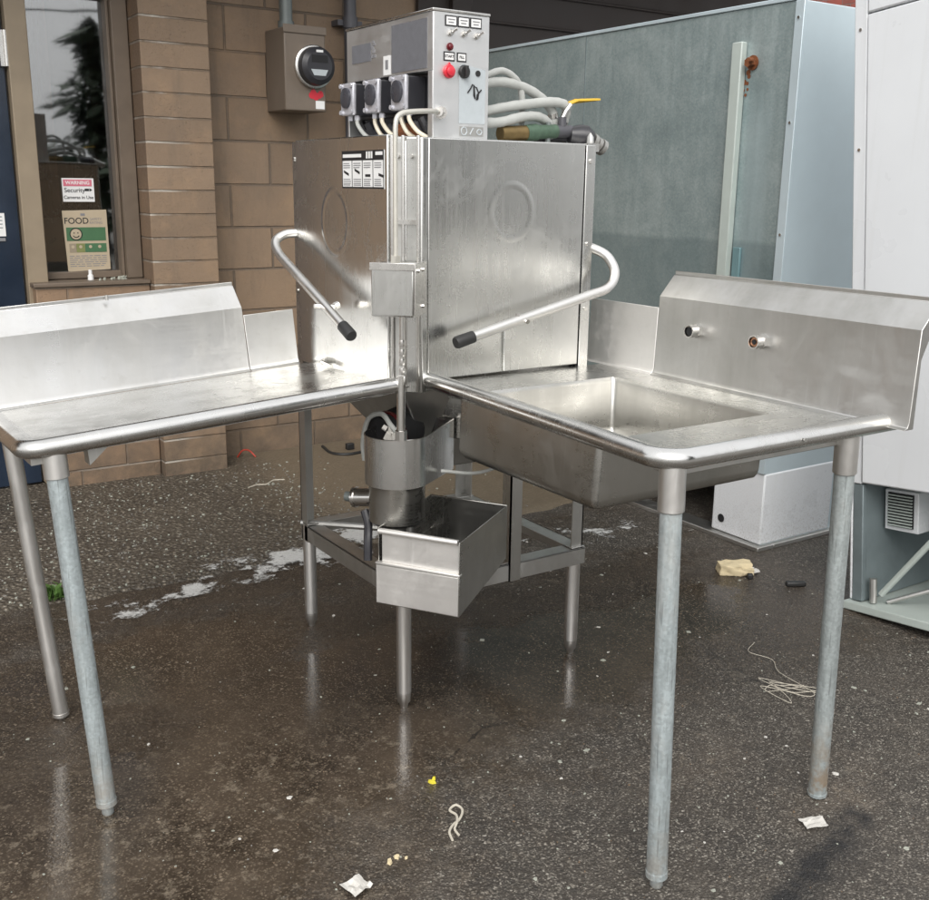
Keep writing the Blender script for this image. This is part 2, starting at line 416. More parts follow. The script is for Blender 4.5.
def concrete():
    n = Nodes('gravelly_concrete')
    grit = n.voro(62, out='Color')
    g = n.new('ShaderNodeRGBToBW'); n.t.links.new(grit, g.inputs[0])
    dist = n.voro(62)
    big = n.noise(2.0, 6, .65)
    c = n.ramp(g.outputs[0], [(.2, (.060, .050, .038)), (.45, (.115, .097, .073)), (.70, (.185, .158, .12)), (.90, (.30, .265, .21))])
    c = n.mix(n.rng(dist, .26, .48, 0, .95), c, (.055, .046, .036))
    c = n.mix(n.rng(big, .40, .64, .0, .40), c, (.14, .115, .085))
    c = n.mix(n.rng(n.noise(48, 6, .75), .59, .66, 0, .7), c, (.36, .325, .26))
    x = n.rng(n.math('ADD', n.sep('X'), n.math('MULTIPLY', n.noise(3, 4, .6), .5)), .55, .95, 0, .85)
    c = n.mix(x, c, n.mix(n.noise(9, 6, .7), (.13, .10, .068), (.20, .16, .11)))
    h = n.math('MULTIPLY', n.math('ADD', n.math('MULTIPLY', dist, -1), g.outputs[0]), n.rng(x, 0, .85, 1, .15))
    return n.set(c, n.rng(big, .3, .7, .38, .62), 0, n.bump(h, 1, .012))
M['concrete'] = concrete()

# ------------------------------------------------------------------ mesh helpers
ORIGIN = {}
class MB:
    def __init__(s): s.v, s.f, s.mi, s.pc = [], [], [], [0]
    def piece(s):
        """what follows is a separate piece, an object of its own"""
        if len(s.f) > s.pc[-1]: s.pc.append(len(s.f))
        return s
    def add(s, vs, fs, mi=0, X=None):
        b = len(s.v)
        s.v += [(X @ Vector(p)) if X else Vector(p) for p in vs]
        s.f += [tuple(i + b for i in f) for f in fs]
        s.mi += [mi] * len(fs)
        return s
    def box(s, x0, x1, y0, y1, z0, z1, X=None, mi=0):
        vs = [(x, y, z) for x in (x0, x1) for y in (y0, y1) for z in (z0, z1)]
        return s.add(vs, [(0, 1, 3, 2), (4, 6, 7, 5), (0, 4, 5, 1), (2, 3, 7, 6), (0, 2, 6, 4), (1, 5, 7, 3)], mi, X)
    def tube(s, pts, r, n=14, cap=True, X=None, mi=0):
        P = [Vector(p) for p in pts]
        rs = r if isinstance(r, (list, tuple)) else [r] * len(P)
        T = []
        for i in range(len(P)):
            a, b = P[max(i - 1, 0)], P[min(i + 1, len(P) - 1)]
            T.append((b - a).normalized() if (b - a).length > 1e-9 else (T[-1] if T else Vector((0, 0, 1))))
        ref = Vector((0, 0, 1)) if abs(T[0].z) < .9 else Vector((1, 0, 0))
        N = (ref - T[0] * ref.dot(T[0])).normalized()
        vs, fs = [], []
        for i, p in enumerate(P):
            if i:
                N = (N - T[i] * N.dot(T[i])).normalized()
            Bn = T[i].cross(N)
            vs += [p + (N * math.cos(2 * PI * k / n) + Bn * math.sin(2 * PI * k / n)) * rs[i] for k in range(n)]
        for i in range(len(P) - 1):
            for k in range(n):
                fs.append((i * n + k, i * n + (k + 1) % n, (i + 1) * n + (k + 1) % n, (i + 1) * n + k))
        if cap:
            fs.append(tuple(reversed(range(n))))
            fs.append(tuple(range((len(P) - 1) * n, len(P) * n)))
        return s.add(vs, fs, mi, X)
    def prism(s, poly, vec, X=None, mi=0):
        n = len(poly); vec = Vector(vec)
        vs = [Vector(p) for p in poly] + [Vector(p) + vec for p in poly]
        fs = [tuple(reversed(range(n))), tuple(range(n, 2 * n))]
        fs += [(k, (k + 1) % n, n + (k + 1) % n, n + k) for k in range(n)]
        return s.add(vs, fs, mi, X)
    def strip(s, line, vec, X=None, mi=0):
        """open ribbon: a polyline pushed along vec"""
        n = len(line); vec = Vector(vec)
        vs = [Vector(p) for p in line] + [Vector(p) + vec for p in line]
        return s.add(vs, [(k, k + 1, n + k + 1, n + k) for k in range(n - 1)], mi, X)
    def sweep(s, path, prof, side=1, X=None, mi=0):
        """profile [(out, z)] carried along a flat path [(x, y)]; out is to the left of travel when side = 1"""
        P = [Vector((p[0], p[1])) for p in path]
        vs, fs, m = [], [], len(prof)
        for i, p in enumerate(P):
            d0 = (p - P[i - 1]).normalized() if i else (P[1] - P[0]).normalized()
            d1 = (P[i + 1] - p).normalized() if i < len(P) - 1 else d0
            n0, n1 = Vector((-d0.y, d0.x)), Vector((-d1.y, d1.x))
            nn = (n0 + n1).normalized()
            k = 1 / max(.35, nn.dot(n0))
            vs += [(p.x + nn.x * o * side * k, p.y + nn.y * o * side * k, z) for o, z in prof]
        for i in range(len(P) - 1):
            for j in range(m - 1):
                q = (i * m + j, i * m + j + 1, (i + 1) * m + j + 1, (i + 1) * m + j)
                fs.append(q if side == -1 else tuple(reversed(q)))
        return s.add(vs, fs, mi, X)
    def disc(s, c, nrm, r, n=24, X=None, mi=0):
        nrm = Vector(nrm).normalized()
        a = nrm.orthogonal().normalized(); b = nrm.cross(a)
        return s.add([Vector(c) + (a * math.cos(2 * PI * k / n) + b * math.sin(2 * PI * k / n)) * r for k in range(n)], [tuple(range(n))], mi, X)
    def build(s, name, mat, parent=None, bevel=0, solid=0, smooth=True, seg=2, angle=35, tag=None, soff=0):
        if len(s.pc) > 1:
            out = []
            for a_, z_ in zip(s.pc, s.pc[1:] + [len(s.f)]):
                if z_ == a_: continue
                q = MB(); ids = sorted({i for f in s.f[a_:z_] for i in f}); re_ = {i: k for k, i in enumerate(ids)}
                q.v = [s.v[i] for i in ids]; q.f = [tuple(re_[i] for i in f) for f in s.f[a_:z_]]; q.mi = s.mi[a_:z_]
                out.append(q.build(name, mat, parent, bevel, solid, smooth, seg, angle, tag, soff))
            return out
        me = bpy.data.meshes.new(name)
        root = parent
        while root is not None and root.parent is not None: root = root.parent
        off = ORIGIN.get(root.name, Vector()) if root is not None else Vector()
        me.from_pydata([tuple(p - off) for p in s.v], [], s.f)
        mats = mat if isinstance(mat, (list, tuple)) else [mat]
        for m in mats: me.materials.append(M[m])
        if len(mats) > 1:
            for p, i in zip(me.polygons, s.mi): p.material_index = i
        bm = bmesh.new(); bm.from_mesh(me)
        bmesh.ops.recalc_face_normals(bm, faces=bm.faces)
        if smooth:
            for f in bm.faces: f.smooth = True
            for e in bm.edges:
                if len(e.link_faces) == 2 and e.calc_face_angle(0) > math.radians(angle): e.smooth = False
        bm.to_mesh(me); bm.free()
        o = bpy.data.objects.new(name, me)
        col.objects.link(o)
        if parent is not None: o.parent = parent
        if solid:
            m = o.modifiers.new('thickness', 'SOLIDIFY'); m.thickness = solid; m.offset = soff
            m = o.modifiers.new('crisp_edges', 'EDGE_SPLIT'); m.split_angle = math.radians(max(38, angle))
        if bevel:
            m = o.modifiers.new('edges', 'BEVEL'); m.width = bevel; m.segments = seg; m.limit_method = 'ANGLE'; m.angle_limit = math.radians(40)
            m.harden_normals = False
        return o

def tag(o, label=None, cat=None, group=None, kind=None):
    if label: o['label'] = label
    if cat: o['category'] = cat
    if group: o['group'] = group
    if kind: o['kind'] = kind
    return o
def thing(name, label, cat, loc=(0, 0, 0), group=None):
    o = bpy.data.objects.new(name, None)
    o.empty_display_size = .05
    o.location = loc
    col.objects.link(o)
    ORIGIN[o.name] = Vector(loc)
    return tag(o, label, cat, group)
def lettering(text, size, at, rot, mat, parent, name='lettering', align='CENTER', bold=0):
    c = bpy.data.curves.new(name, 'FONT')
    c.body = text; c.size = size; c.align_x = align; c.align_y = 'CENTER'; c.extrude = .0003; c.offset = bold
    c.materials.append(M[mat])
    tmp = bpy.data.objects.new(name, c)
    col.objects.link(tmp)
    bpy.context.view_layer.update()
    me = bpy.data.meshes.new_from_object(tmp.evaluated_get(bpy.context.evaluated_depsgraph_get()))
    me.name = name
    bpy.data.objects.remove(tmp); bpy.data.curves.remove(c)
    o = bpy.data.objects.new(name, me)
    col.objects.link(o)
    root = parent
    while root.parent is not None: root = root.parent
    o.location = Vector(at) - ORIGIN.get(root.name, Vector())
    o.rotation_euler = rot
    o.parent = parent
    return o
def arc(cx, cy, r, a0, a1, n=8):
    return [(cx + r * math.cos(a0 + (a1 - a0) * k / n), cy + r * math.sin(a0 + (a1 - a0) * k / n)) for k in range(n + 1)]
def smooth_path(pts, n=6):
    P = [Vector(p) for p in pts]
    P = [P[0] * 2 - P[1]] + P + [P[-1] * 2 - P[-2]]
    out = []
    for i in range(1, len(P) - 2):
        for k in range(n):
            t = k / n
            a, b, c, d = P[i - 1], P[i], P[i + 1], P[i + 2]
            out.append(.5 * ((2 * b) + (c - a) * t + (2 * a - 5 * b + 4 * c - d) * t * t + (3 * b - a - 3 * c + d) * t ** 3))
    out.append(P[-2])
    return out
def frame(o, e1, e2, e3):
    return Matrix(((e1[0], e2[0], e3[0], o[0]), (e1[1], e2[1], e3[1], o[1]), (e1[2], e2[2], e3[2], o[2]), (0, 0, 0, 1)))

# ------------------------------------------------------------------ ground
def axis_steps(lo, hi, step, far):
    a = []
    x = lo
    while x <= hi + 1e-6:
        a.append(x); x += step
    d = step
    left, right = [], []
    x = lo
    while x > -far:
        d *= 1.5; x -= d; left.append(x)
    d = step; x = hi
    while x < far:
        d *= 1.5; x += d; right.append(x)
    return left[::-1] + a + right
def blob(x, y, cx, cy, rx, ry, rot=0, soft=.5):
    dx, dy = x - cx, y - cy
    c, s = math.cos(rot), math.sin(rot)
    d = math.hypot((dx * c + dy * s) / rx, (-dx * s + dy * c) / ry)
    return max(0., min(1., (1 + soft - d) / (2 * soft)))
def ground_height(x, y):
    return -.004 + .006 * (noise.noise((x * 1.3, y * 1.3, 0)) - .2) if math.hypot(x, y) < 8 else -.004
xs = axis_steps(-2.2, 2.6, .035, 180)
ys = axis_steps(-2.2, 2.9, .035, 180)
gv = [(x, y, 0.) for y in ys for x in xs]
nx = len(xs)
gf = [(j * nx + i, j * nx + i + 1, (j + 1) * nx + i + 1, (j + 1) * nx + i) for j in range(len(ys) - 1) for i in range(nx - 1)]
gm = bpy.data.meshes.new('asphalt_ground')
gm.from_pydata(gv, [], gf)
gm.materials.append(M['asphalt'])
wet_a, pud_a, silt_a, oil_shade_a, far_a = [], [], [], [], []
for x, y, z in gv:
    w = max(blob(x, y, -.35, .25, 1.0, .75, .3), blob(x, y, .75, .15, .9, .45, .2), blob(x, y, -1.0, -.3, .8, .6), blob(x, y, 1.3, -.1, .5, .35) * .8)
    p = max(blob(x, y, -.1, .05, .62, .42, .3, .4), blob(x, y, .55, .02, .5, .3, .1, .4), blob(x, y, -.85, -.2, .5, .42, 0, .4),
            blob(x, y, 1.05, .05, .4, .2, .3, .4) * .9, blob(x, y, -.45, .6, .5, .3, 0, .4) * .8)
    w = max(w, blob(x, y, 0, 1.05, 1.6, .25) * .8, .12)
    si = max(blob(x, y, -.9, -.4, .7, .5), blob(x, y, -.3, -.2, .5, .3), blob(x, y, .62, -.86, .16, .09, .3, .7) * 1.5, blob(x, y, .42, -.62, .16, .10, .3, .8) * .9, .15)
    # oily patch and crack at the front, plus painted shade under the dishwasher
    t = (x - .26) * .92 + (y + 1.05) * .39
    q = abs(-(x - .26) * .30 + (y + 1.055) * .95 + .010 * math.sin(t * 40) + .006 * math.sin(t * 97))
    ol = max(0, min(1, 1.6 - q / .020)) * 1.6 if -.25 < t < .36 else 0
    ol = max(ol, blob(x, y, .38, -1.035, .20, .05, .3, .5) * .8, blob(x, y, .22, .22, .42, .34, .2, .7) * .75)  # last blob darkens the ground under the dishwasher as painted shade
    far_a.append(max(0., min(1., (math.hypot(x - .2, y - .3) - 2.2) / 1.5)))
    wet_a.append(w); pud_a.append(p); silt_a.append(si); oil_shade_a.append(ol)
for nm, vals in (('wet', wet_a), ('puddle', pud_a), ('silt', silt_a), ('oil_shade', oil_shade_a), ('far', far_a)):
    a = gm.attributes.new(nm, 'FLOAT', 'POINT')
    a.data.foreach_set('value', vals)
ground = bpy.data.objects.new('asphalt_ground', gm)
col.objects.link(ground)
tag(ground, 'dark wet asphalt lot scattered with grit', 'ground', kind='structure')

# concrete apron along the shop wall, with a broken front edge
ap = MB()
edge = []
x = -6.0
while x <= 4.3:
    edge.append((x, 1.19 + .05 * noise.noise((x * 2.1, 3, 0)) + .02 * noise.noise((x * 9, 7, 0)), .006 ))
    x += .05
back = [(p[0], 2.80, .012) for p in edge]
mid = [(p[0], p[1] + .05, .012) for p in edge]
n_ = len(edge)
low = [(p[0], p[1] - .03, -.01) for p in edge]
ap.add(low + edge + mid + back, [(r * n_ + k, r * n_ + k + 1, (r + 1) * n_ + k + 1, (r + 1) * n_ + k) for r in range(3) for k in range(n_ - 1)])
tag(ap.build('concrete_apron', 'concrete'), 'strip of gravelly concrete along the shop wall', 'pavement', kind='structure')

# ------------------------------------------------------------------ shop building
bld = thing('shop_building', 'brown painted block shop building with window, pilaster and dark eaves', 'building', (0, 2.65, 0))
YW, YP, YG = 2.67, 2.46, 2.70
w = MB()
w.box(.455, 4.3, YW, YW + .2, 0, 2.75)             # right of the pilaster
w.box(-6, -.96, 2.60, 2.8, 0, 2.75)               # left of the door
w.box(-.96, -.39, 2.62, 2.8, 2.25, 2.75)          # over the door
w.box(-.39, .152, 2.62, 2.8, 2.2, 2.75)            # over the window
w.build('wall', 'block_wall', bld, bevel=.004)
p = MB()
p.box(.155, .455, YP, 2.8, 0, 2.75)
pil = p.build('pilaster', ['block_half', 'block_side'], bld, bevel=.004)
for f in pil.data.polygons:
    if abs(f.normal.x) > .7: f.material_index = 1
s = MB(); s.box(-.33, .152, 2.515, 2.8, 0, .895)
s.build('sill_wall', 'block_low', bld, bevel=.004)
# eaves
r = MB(); r.box(-6, 4.3, 1.75, 2.9, 2.75, 2.9)
r.build('eaves', 'soffit', bld, bevel=.01)
r = MB(); r.box(-6, 4.3, 2.87, 9, 2.9, 3.2); r.box(-6, 4.3, 1.70, 1.75, 2.68, 3.05)
r.build('roof', 'roofing', bld)
# dark recessed panel high on the wall to the right
d = MB()
d.box(1.62, 4.2, YW - .03, YW - .002, 1.2, 2.74)
d.box(1.80, 1.92, YW - .07, YW - .031, 1.2, 2.74)
for zz in (2.0, 2.16, 2.32): d.box(1.925, 4.2, YW - .05, YW - .031, zz, zz + .012)
d.build('dark_fascia', 'dark_wood', bld, bevel=.004)
# window
wf = MB()
wf.box(-.345, -.262, 2.58, 2.72, .02, 2.2)          # tan post between door and window
wf.build('door_post', 'tan_frame', bld, bevel=.004)
wn_ = MB()
wn_.box(.082, .150, 2.60, 2.72, .915, 2.2)
wn_.box(.068, .081, 2.63, 2.72, .915, 2.2)
wn_.box(-.261, .081, 2.64, 2.72, 2.085, 2.2)
wn_.box(-.261, .081, 2.66, 2.72, .915, .945)
win = wn_.build('window', 'brown_frame', bld, bevel=.003)
g = MB(); g.box(-.262, .069, 2.688, 2.694, .94, 2.09)
g.build('glass_pane', 'glass', win, smooth=False)
sl = MB(); sl.box(-.34, .152, 2.50, 2.66, .896, .913)
sl.build('sill', 'brown_frame', win, bevel=.003)
# dim room behind the glass
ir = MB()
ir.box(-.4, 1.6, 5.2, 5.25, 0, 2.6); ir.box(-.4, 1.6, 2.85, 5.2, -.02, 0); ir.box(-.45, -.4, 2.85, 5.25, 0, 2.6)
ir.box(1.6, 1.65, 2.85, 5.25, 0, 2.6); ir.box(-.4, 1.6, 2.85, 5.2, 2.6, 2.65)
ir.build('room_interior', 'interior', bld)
ib = MB(); ib.box(.13, .20, 3.2, 3.3, 0, 2.6); ib.piece(); ib.box(.0, .04, 3.6, 3.7, 0, 2.6); ib.piece(); ib.box(.04, .13, 3.25, 3.29, 1.35, 1.39)
ib.build('interior_post', 'interior_brown', bld)
# door left of the post
db = MB(); db.box(-.96, -.352, 2.625, 2.665, .02, 2.24)
dr = db.build('door', 'door_blue', bld, bevel=.004)
hg = MB()
for zz in (1.78, .35):
    hg.piece(); hg.tube([(-.349, 2.588, zz), (-.349, 2.588, zz + .14)], .008); hg.box(-.372, -.346, 2.592, 2.623, zz, zz + .14)
hg.build('hinge', 'steel_bright', dr, bevel=.001)

# things on and behind the window
t = thing('warning_sign', 'small white sign with pink header taped on the shop window above the food poster', 'sign', (-.085, 2.684, 1.29))
b = MB(); b.box(-.152, -.018, 2.683, 2.6865, 1.246, 1.346); b.build('board', 'white', t)
b = MB(); b.box(-.147, -.027, 2.6815, 2.6828, 1.312, 1.340); b.build('header_band', 'pink_print', t)
R_S = (PI / 2, 0, 0)
lettering('WARNING', .021, (-.087, 2.6812, 1.326), R_S, 'white', t, bold=.0004)
lettering('Security', .027, (-.101, 2.6825, 1.294), R_S, 'ink', t, bold=.0003)
lettering('Cameras in Use', .0195, (-.086, 2.6825, 1.264), R_S, 'ink', t, bold=.0003)
b = MB()
b.box(-.058, -.040, 2.682, 2.6828, 1.291, 1.302); b.piece(); b.prism([(-.038, 2.682, 1.289), (-.026, 2.682, 1.297), (-.038, 2.682, 1.304)], (0, .0008, 0))
b.build('camera_symbol', 'ink', t)

t = thing('food_poster', 'kraft paper food rating poster with green bands in the shop window', 'poster', (-.07, 2.683, .95))
X0, X1 = -.162, .030
b = MB(); b.prism([(X0, 2.683, 1.208), (X1 - .002, 2.683, 1.212), (X1, 2.683, .951), (X0 + .008, 2.683, .944)], (0, .003, 0)); b.build('sheet', 'kraft', t)
b = MB(); b.box(X0 + .012, X1 - .012, 2.6815, 2.6828, 1.078, 1.136); b.build('green_band', 'green_print', t)
b = MB(); b.box(-.075, X1 - .012, 2.6815, 2.6828, 1.028, 1.066); b.build('rating_band', 'green_print', t)
b = MB(); b.box(-.112, -.076, 2.6815, 2.6828, 1.028, 1.066); b.build('rating_patch', 'olive_print', t)
b = MB(); b.box(-.142, -.113, 2.6815, 2.6828, 1.028, 1.066); b.build('rating_patch', 'cardboard', t)
lettering('FOOD', .037, (-.104, 2.6825, 1.163), R_S, 'ink', t, bold=.0003)
lettering('SAFETY\nRATING', .0155, (-.020, 2.6825, 1.163), R_S, 'grey_ink', t)
b = MB(); b.disc((-.110, 2.681, 1.107), (0, -1, 0), .024); b.build('rating_face', 'kraft', t)
b = MB()
b.tube([(-.110 + .025 * math.cos(a), 2.681, 1.107 + .025 * math.sin(a)) for a in [k * PI / 14 for k in range(29)]], .002, 6)
b.tube([(-.110 + .014 * math.cos(a), 2.680, 1.107 + .014 * math.sin(a)) for a in [PI * (1.15 + .7 * k / 8) for k in range(9)]], .0018, 6)
b.disc((-.118, 2.680, 1.112), (0, -1, 0), .003, 8); b.disc((-.102, 2.680, 1.112), (0, -1, 0), .003, 8)
b.build('face_outline', 'ink', t)
b = MB()
for xx in (-.127, -.094, -.052, -.012): b.piece(); b.disc((xx, 2.681, 1.052), (0, -1, 0), .007, 12)
b.build('rating_dot', 'kraft', t)
b = MB()
for k, zz in enumerate((1.012, 1.003, .994, .985, .976, .967)):
    xx = X0 + .018
    while xx < X1 - .03:
        l = rnd.uniform(.012, .04)
        b.box(xx, min(xx + l, X1 - .014), 2.6822, 2.6828, zz - .0016, zz + .0016); xx += l + .006
b.build('print_line', 'grey_ink', t)
b = MB(); b.box(-.085, -.066, 2.6815, 2.6828, 1.186, 1.196); b.build('print_emblem', 'grey_ink', t)

t = MB(); t.box(-.258, -.120, 2.705, 2.712, .93, 1.178)
tag(t.build('cardboard_sheet', 'cardboard'), 'tan cardboard sheet standing behind the glass left of the food poster', 'cardboard')
t = thing('door_notice', 'small white notice card taped to the navy shop door', 'notice', (-.43, 2.62, 1.05))
b = MB(); b.box(-.475, -.408, 2.620, 2.6235, 1.105, 1.20); b.build('card', 'white', t)
b = MB()
for zz in (1.185, 1.17, 1.155, 1.14): b.box(-.46, -.418, 2.6192, 2.6198, zz - .002, zz + .002)
b.build('print_line', 'grey_ink', t)
b = MB(); b.box(-.47, -.412, 2.619, 2.6235, 1.085, 1.098); b.build('tape_strip', 'grey_ink', t)
t = MB()
t.tube([(-.085, 2.585, .914), (-.085, 2.585, .934), (-.085, 2.585, .938), (-.085, 2.585, .958)], [.013, .012, .008, .008], 12)
tag(t.build('small_bottle', 'white'), 'tiny white bottle standing on the window sill under the food poster', 'bottle')
b = MB()
for xx in (-.055, -.03, .0, .015, .035, .05, .062):
    yy = 2.57 + rnd.uniform(-.02, .03); rr = rnd.uniform(.005, .010)
    b.tube([(xx, yy, .912), (xx + rnd.uniform(-.01, .01), yy, .912 + rr * 1.3), (xx + .006, yy, .912 + rr * 1.6)], [rr, rr * .9, rr * .3], 7)
tag(b.build('sill_litter', 'stone_pale'), 'scattered white bits of rubbish lying along the window sill', 'litter', kind='stuff')

# meter and conduits
t = thing('electric_meter', 'brown electric meter box with round glass dial on the block wall', 'meter', (.9, YW, 1.66))
b = MB(); b.box(.805, 1.010, 2.455, YW - .002, 1.66, 2.02); bx = b.build('meter_box', 'brown_metal', t, bevel=.006)
b = MB(); b.box(.800, 1.014, 2.448, 2.4545, 1.995, 2.03); b.build('box_lip', 'brown_metal', t, bevel=.002)
b = MB(); b.tube([(.945, 2.456, 1.855), (.945, 2.436, 1.855), (.945, 2.432, 1.855)], [.095, .095, .088], 36); b.build('dial_ring', 'steel_bright', t)
b = MB(); b.tube([(.945, 2.434, 1.855), (.945, 2.395, 1.855), (.945, 2.380, 1.855)], [.086, .082, .062], 36); dl = b.build('dial', 'dark_plastic', t)
b = MB(); b.box(.905, .985, 2.3785, 2.3797, 1.868, 1.90); b.build('display', 'void', dl)
b = MB(); b.prism([(.90 , 2.379, 1.838), (.985, 2.379, 1.838), (.972, 2.379, 1.812), (.915, 2.379, 1.812)], (0, -.001, 0)); b.build('name_plate', 'grey_sticker', dl)
b = MB(); b.box(.928, .962, 2.3785, 2.3797, 1.912, 1.922); b.build('bar_label', 'white', dl)
b = MB()
for k in range(9):
    a, q = rnd.uniform(0, 6.28), rnd.random() ** .7
    b.disc((.955 + .035 * q * math.cos(a), 2.4538 - k * .0001, 1.735 + .014 * q * math.sin(a)), (0, -1, 0), rnd.uniform(.007, .018), 9)
b.build('red_paint_mark', 'red', t)
b = MB(); b.box(.955, 1.0, 2.4532, 2.4542, 1.672, 1.708); b.build('sticker', 'white', t)
b = MB(); b.tube([(.865, 2.56, 2.018), (.865, 2.56, 2.74)], .030, 18); b.tube([(.865, 2.56, 2.02), (.865, 2.56, 2.055)], .037, 18)
b.build('conduit', 'grey_pipe', t)
b = MB()
b.tube([(1.215, 2.60, 1.1), (1.215, 2.60, 2.74)], .030, 18); b.tube([(1.215, 2.60, 2.06), (1.215, 2.60, 2.11)], .037, 18); b.box(1.15, 1.28, 2.60, YW - .001, 2.07, 2.095)
tag(b.build('conduit_pipe', 'grey_pipe_dark'), 'dark vertical conduit pipe on the wall behind the control box', 'pipe')
# ------------------------------------------------------------------ walk-in cooler
t = thing('walk_in_cooler', 'large blue green galvanized walk-in cooler box behind the sink table', 'cooler', (1.77, .375, 0))
XC, YC = 1.767, .378
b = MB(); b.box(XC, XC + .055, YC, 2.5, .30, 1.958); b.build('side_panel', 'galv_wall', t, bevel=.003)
b = MB(); b.box(XC + .004, 3.4, YC - .03, YC + .03, .012, 1.955); b.build('end_panel', 'galv_pale', t, bevel=.004)
b = MB(); b.box(XC + .056, 3.4, YC + .031, 2.5, 1.90, 1.953); b.box(3.34, 3.4, YC + .031, 2.5, .02, 1.90); b.build('top_panel', 'galv_pale', t)
b = MB(); b.box(XC - .012, XC + .004, YC - .034, YC + .004, .30, 1.956); b.box(XC - .006, XC + .03, YC + .005, 2.5, 1.9585, 1.972); b.build('corner_trim', 'galv_pale', t, bevel=.002)
b = MB(); b.box(XC - .004, XC + .4, YC - .034, YC + .215, .02, .299); lp = b.build('corner_panel', 'enamel', t, bevel=.006)
b = MB(); b.disc((XC - .006, YC + .165, .075), (-1, 0, 0), .017, 16); b.build('plug_hole', 'void', lp)
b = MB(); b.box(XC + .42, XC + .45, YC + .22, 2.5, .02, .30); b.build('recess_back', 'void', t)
b = MB(); b.box(XC - .03, XC + .06, YC - .05, 2.5, 0, .018); b.box(XC + .061, 3.4, YC - .05, YC + .05, 0, .018); b.build('base_rail', 'steel_dark', t, bevel=.003)
b = MB(); b.box(XC - .030, XC - .001, .592, .640, 1.012, 1.845); b.build('vertical_bar', 'bar_paint', t, bevel=.004)
b = MB(); b.box(XC - .012, XC - .001, .545, .580, .92, 1.125); b.build('teal_strip', 'teal_strip', t, bevel=.002)
b = MB(); b.tube([(XC - .002, .560, 1.772), (XC - .03, .560, 1.772)], .017, 6); b.tube([(XC - .002, .560, 1.772), (XC - .006, .560, 1.772)], .026, 14)
b.tube([(XC - .02, .560, 1.772), (XC - .035, .54, 1.775), (XC - .035, .525, 1.775)], .006, 8)
b.build('rusty_bolt', 'rust', t)
b = MB()
for k in range(8):
    yy = .585 + rnd.uniform(-.012, .012); zz = 1.76 - .012 * k - rnd.random() * .02
    b.disc((XC - .0012 - .0001 * k, yy, zz), (-1, 0, 0), rnd.uniform(.004, .012), 7)
b.build('rust_drip', 'rust', t)

b = MB()
for zz in (.42, .80, 1.18, 1.56, 1.90):
    b.piece(); b.tube([(XC - .0115, YC - .014, zz), (XC - .0155, YC - .014, zz)], .005, 10)
b.build('rivet', 'steel_bright', t)
b = MB(); b.box(XC - .0012, XC - .0002, 1.492, 1.496, .31, 1.955); b.build('panel_seam', 'compart', t)

# ------------------------------------------------------------------ white upright cabinet at the right edge
t = thing('white_refrigerator', 'tall white refrigerator with open machine compartment at the bottom', 'refrigerator', (1.58, -.2, 0))
XF = 1.582
LX = frame((XF, -.195, 0), (1, 0, 0), (0, 1, 0), (0, 0, 1)) @ Matrix.Rotation(math.radians(-6.2), 4, 'X') @ Matrix.Translation((0, 0, .012))
b = MB()
b.box(.02, .75, -.80, 0, .41, 2.05, LX); b.box(.0, .75, -.012, 0, .02, .409, LX); b.box(.0, .75, -.80, -.788, .02, .409, LX)
b.build('cabinet', 'enamel', t, bevel=.006)
b = MB(); b.box(-.004, .019, -.045, 0, .41, 2.05, LX); b.build('door_frame', 'enamel', t, bevel=.004)
b = MB(); b.box(-.010, .018, -.80, -.049, .415, 1.838, LX); b.build('door', 'enamel', t, bevel=.005)
b = MB(); b.box(-.010, .018, -.80, -.049, 1.842, 2.05, LX); b.build('top_panel', 'enamel', t, bevel=.005)
b = MB()
for zz in (.46, .95, 1.45, 1.80):
    b.piece(); b.tube([LX @ Vector((-.0038, -.022, zz)), LX @ Vector((-.0065, -.022, zz))], .005, 10)
b.build('screw_head', 'steel_bright', t)
b = MB(); b.box(.0, .02, -.05, -.0125, .02, .408, LX); b.build('side_bracket', 'compart', t, bevel=.003)
b = MB(); b.box(.62, .64, -.787, -.0125, .02, .409, LX); b.box(.021, .61, -.048, -.0125, .02, .408, LX); b.build('compartment_back', 'compart', t)
b = MB()
b.box(.10, .16, -.180, -.060, .250, .383, LX); vg = b.build('vent_box', 'enamel', t, bevel=.003)
b = MB(); b.box(.094, .0985, -.165, -.075, .265, .375, LX); b.build('vent_dark', 'void', vg)
b = MB()
for k in range(11): b.box(.088, .0935, -.163, -.077, .268 + k * .0098, .272 + k * .0098, LX)
b.build('vent_slat', 'bar_paint', vg)
b = MB(); b.tube([LX @ Vector((.03, -.10, .05)), LX @ Vector((.06, -.42, .45))], .010, 8); b.build('brace_bar', 'bar_paint', t)
b = MB(); b.tube([LX @ Vector((.05, -.11, .022)), LX @ Vector((.30, -.60, .25))], .008, 8); b.tube([LX @ Vector((.02, -.078, .02)), LX @ Vector((.02, -.078, .10))], .012, 10); b.build('brace_bar', 'steel_dark', t)
b = MB(); b.box(-.02, .75, -.80, 0.01, -.012, .016, LX); b.build('base_rail', 'bar_paint', t, bevel=.004)

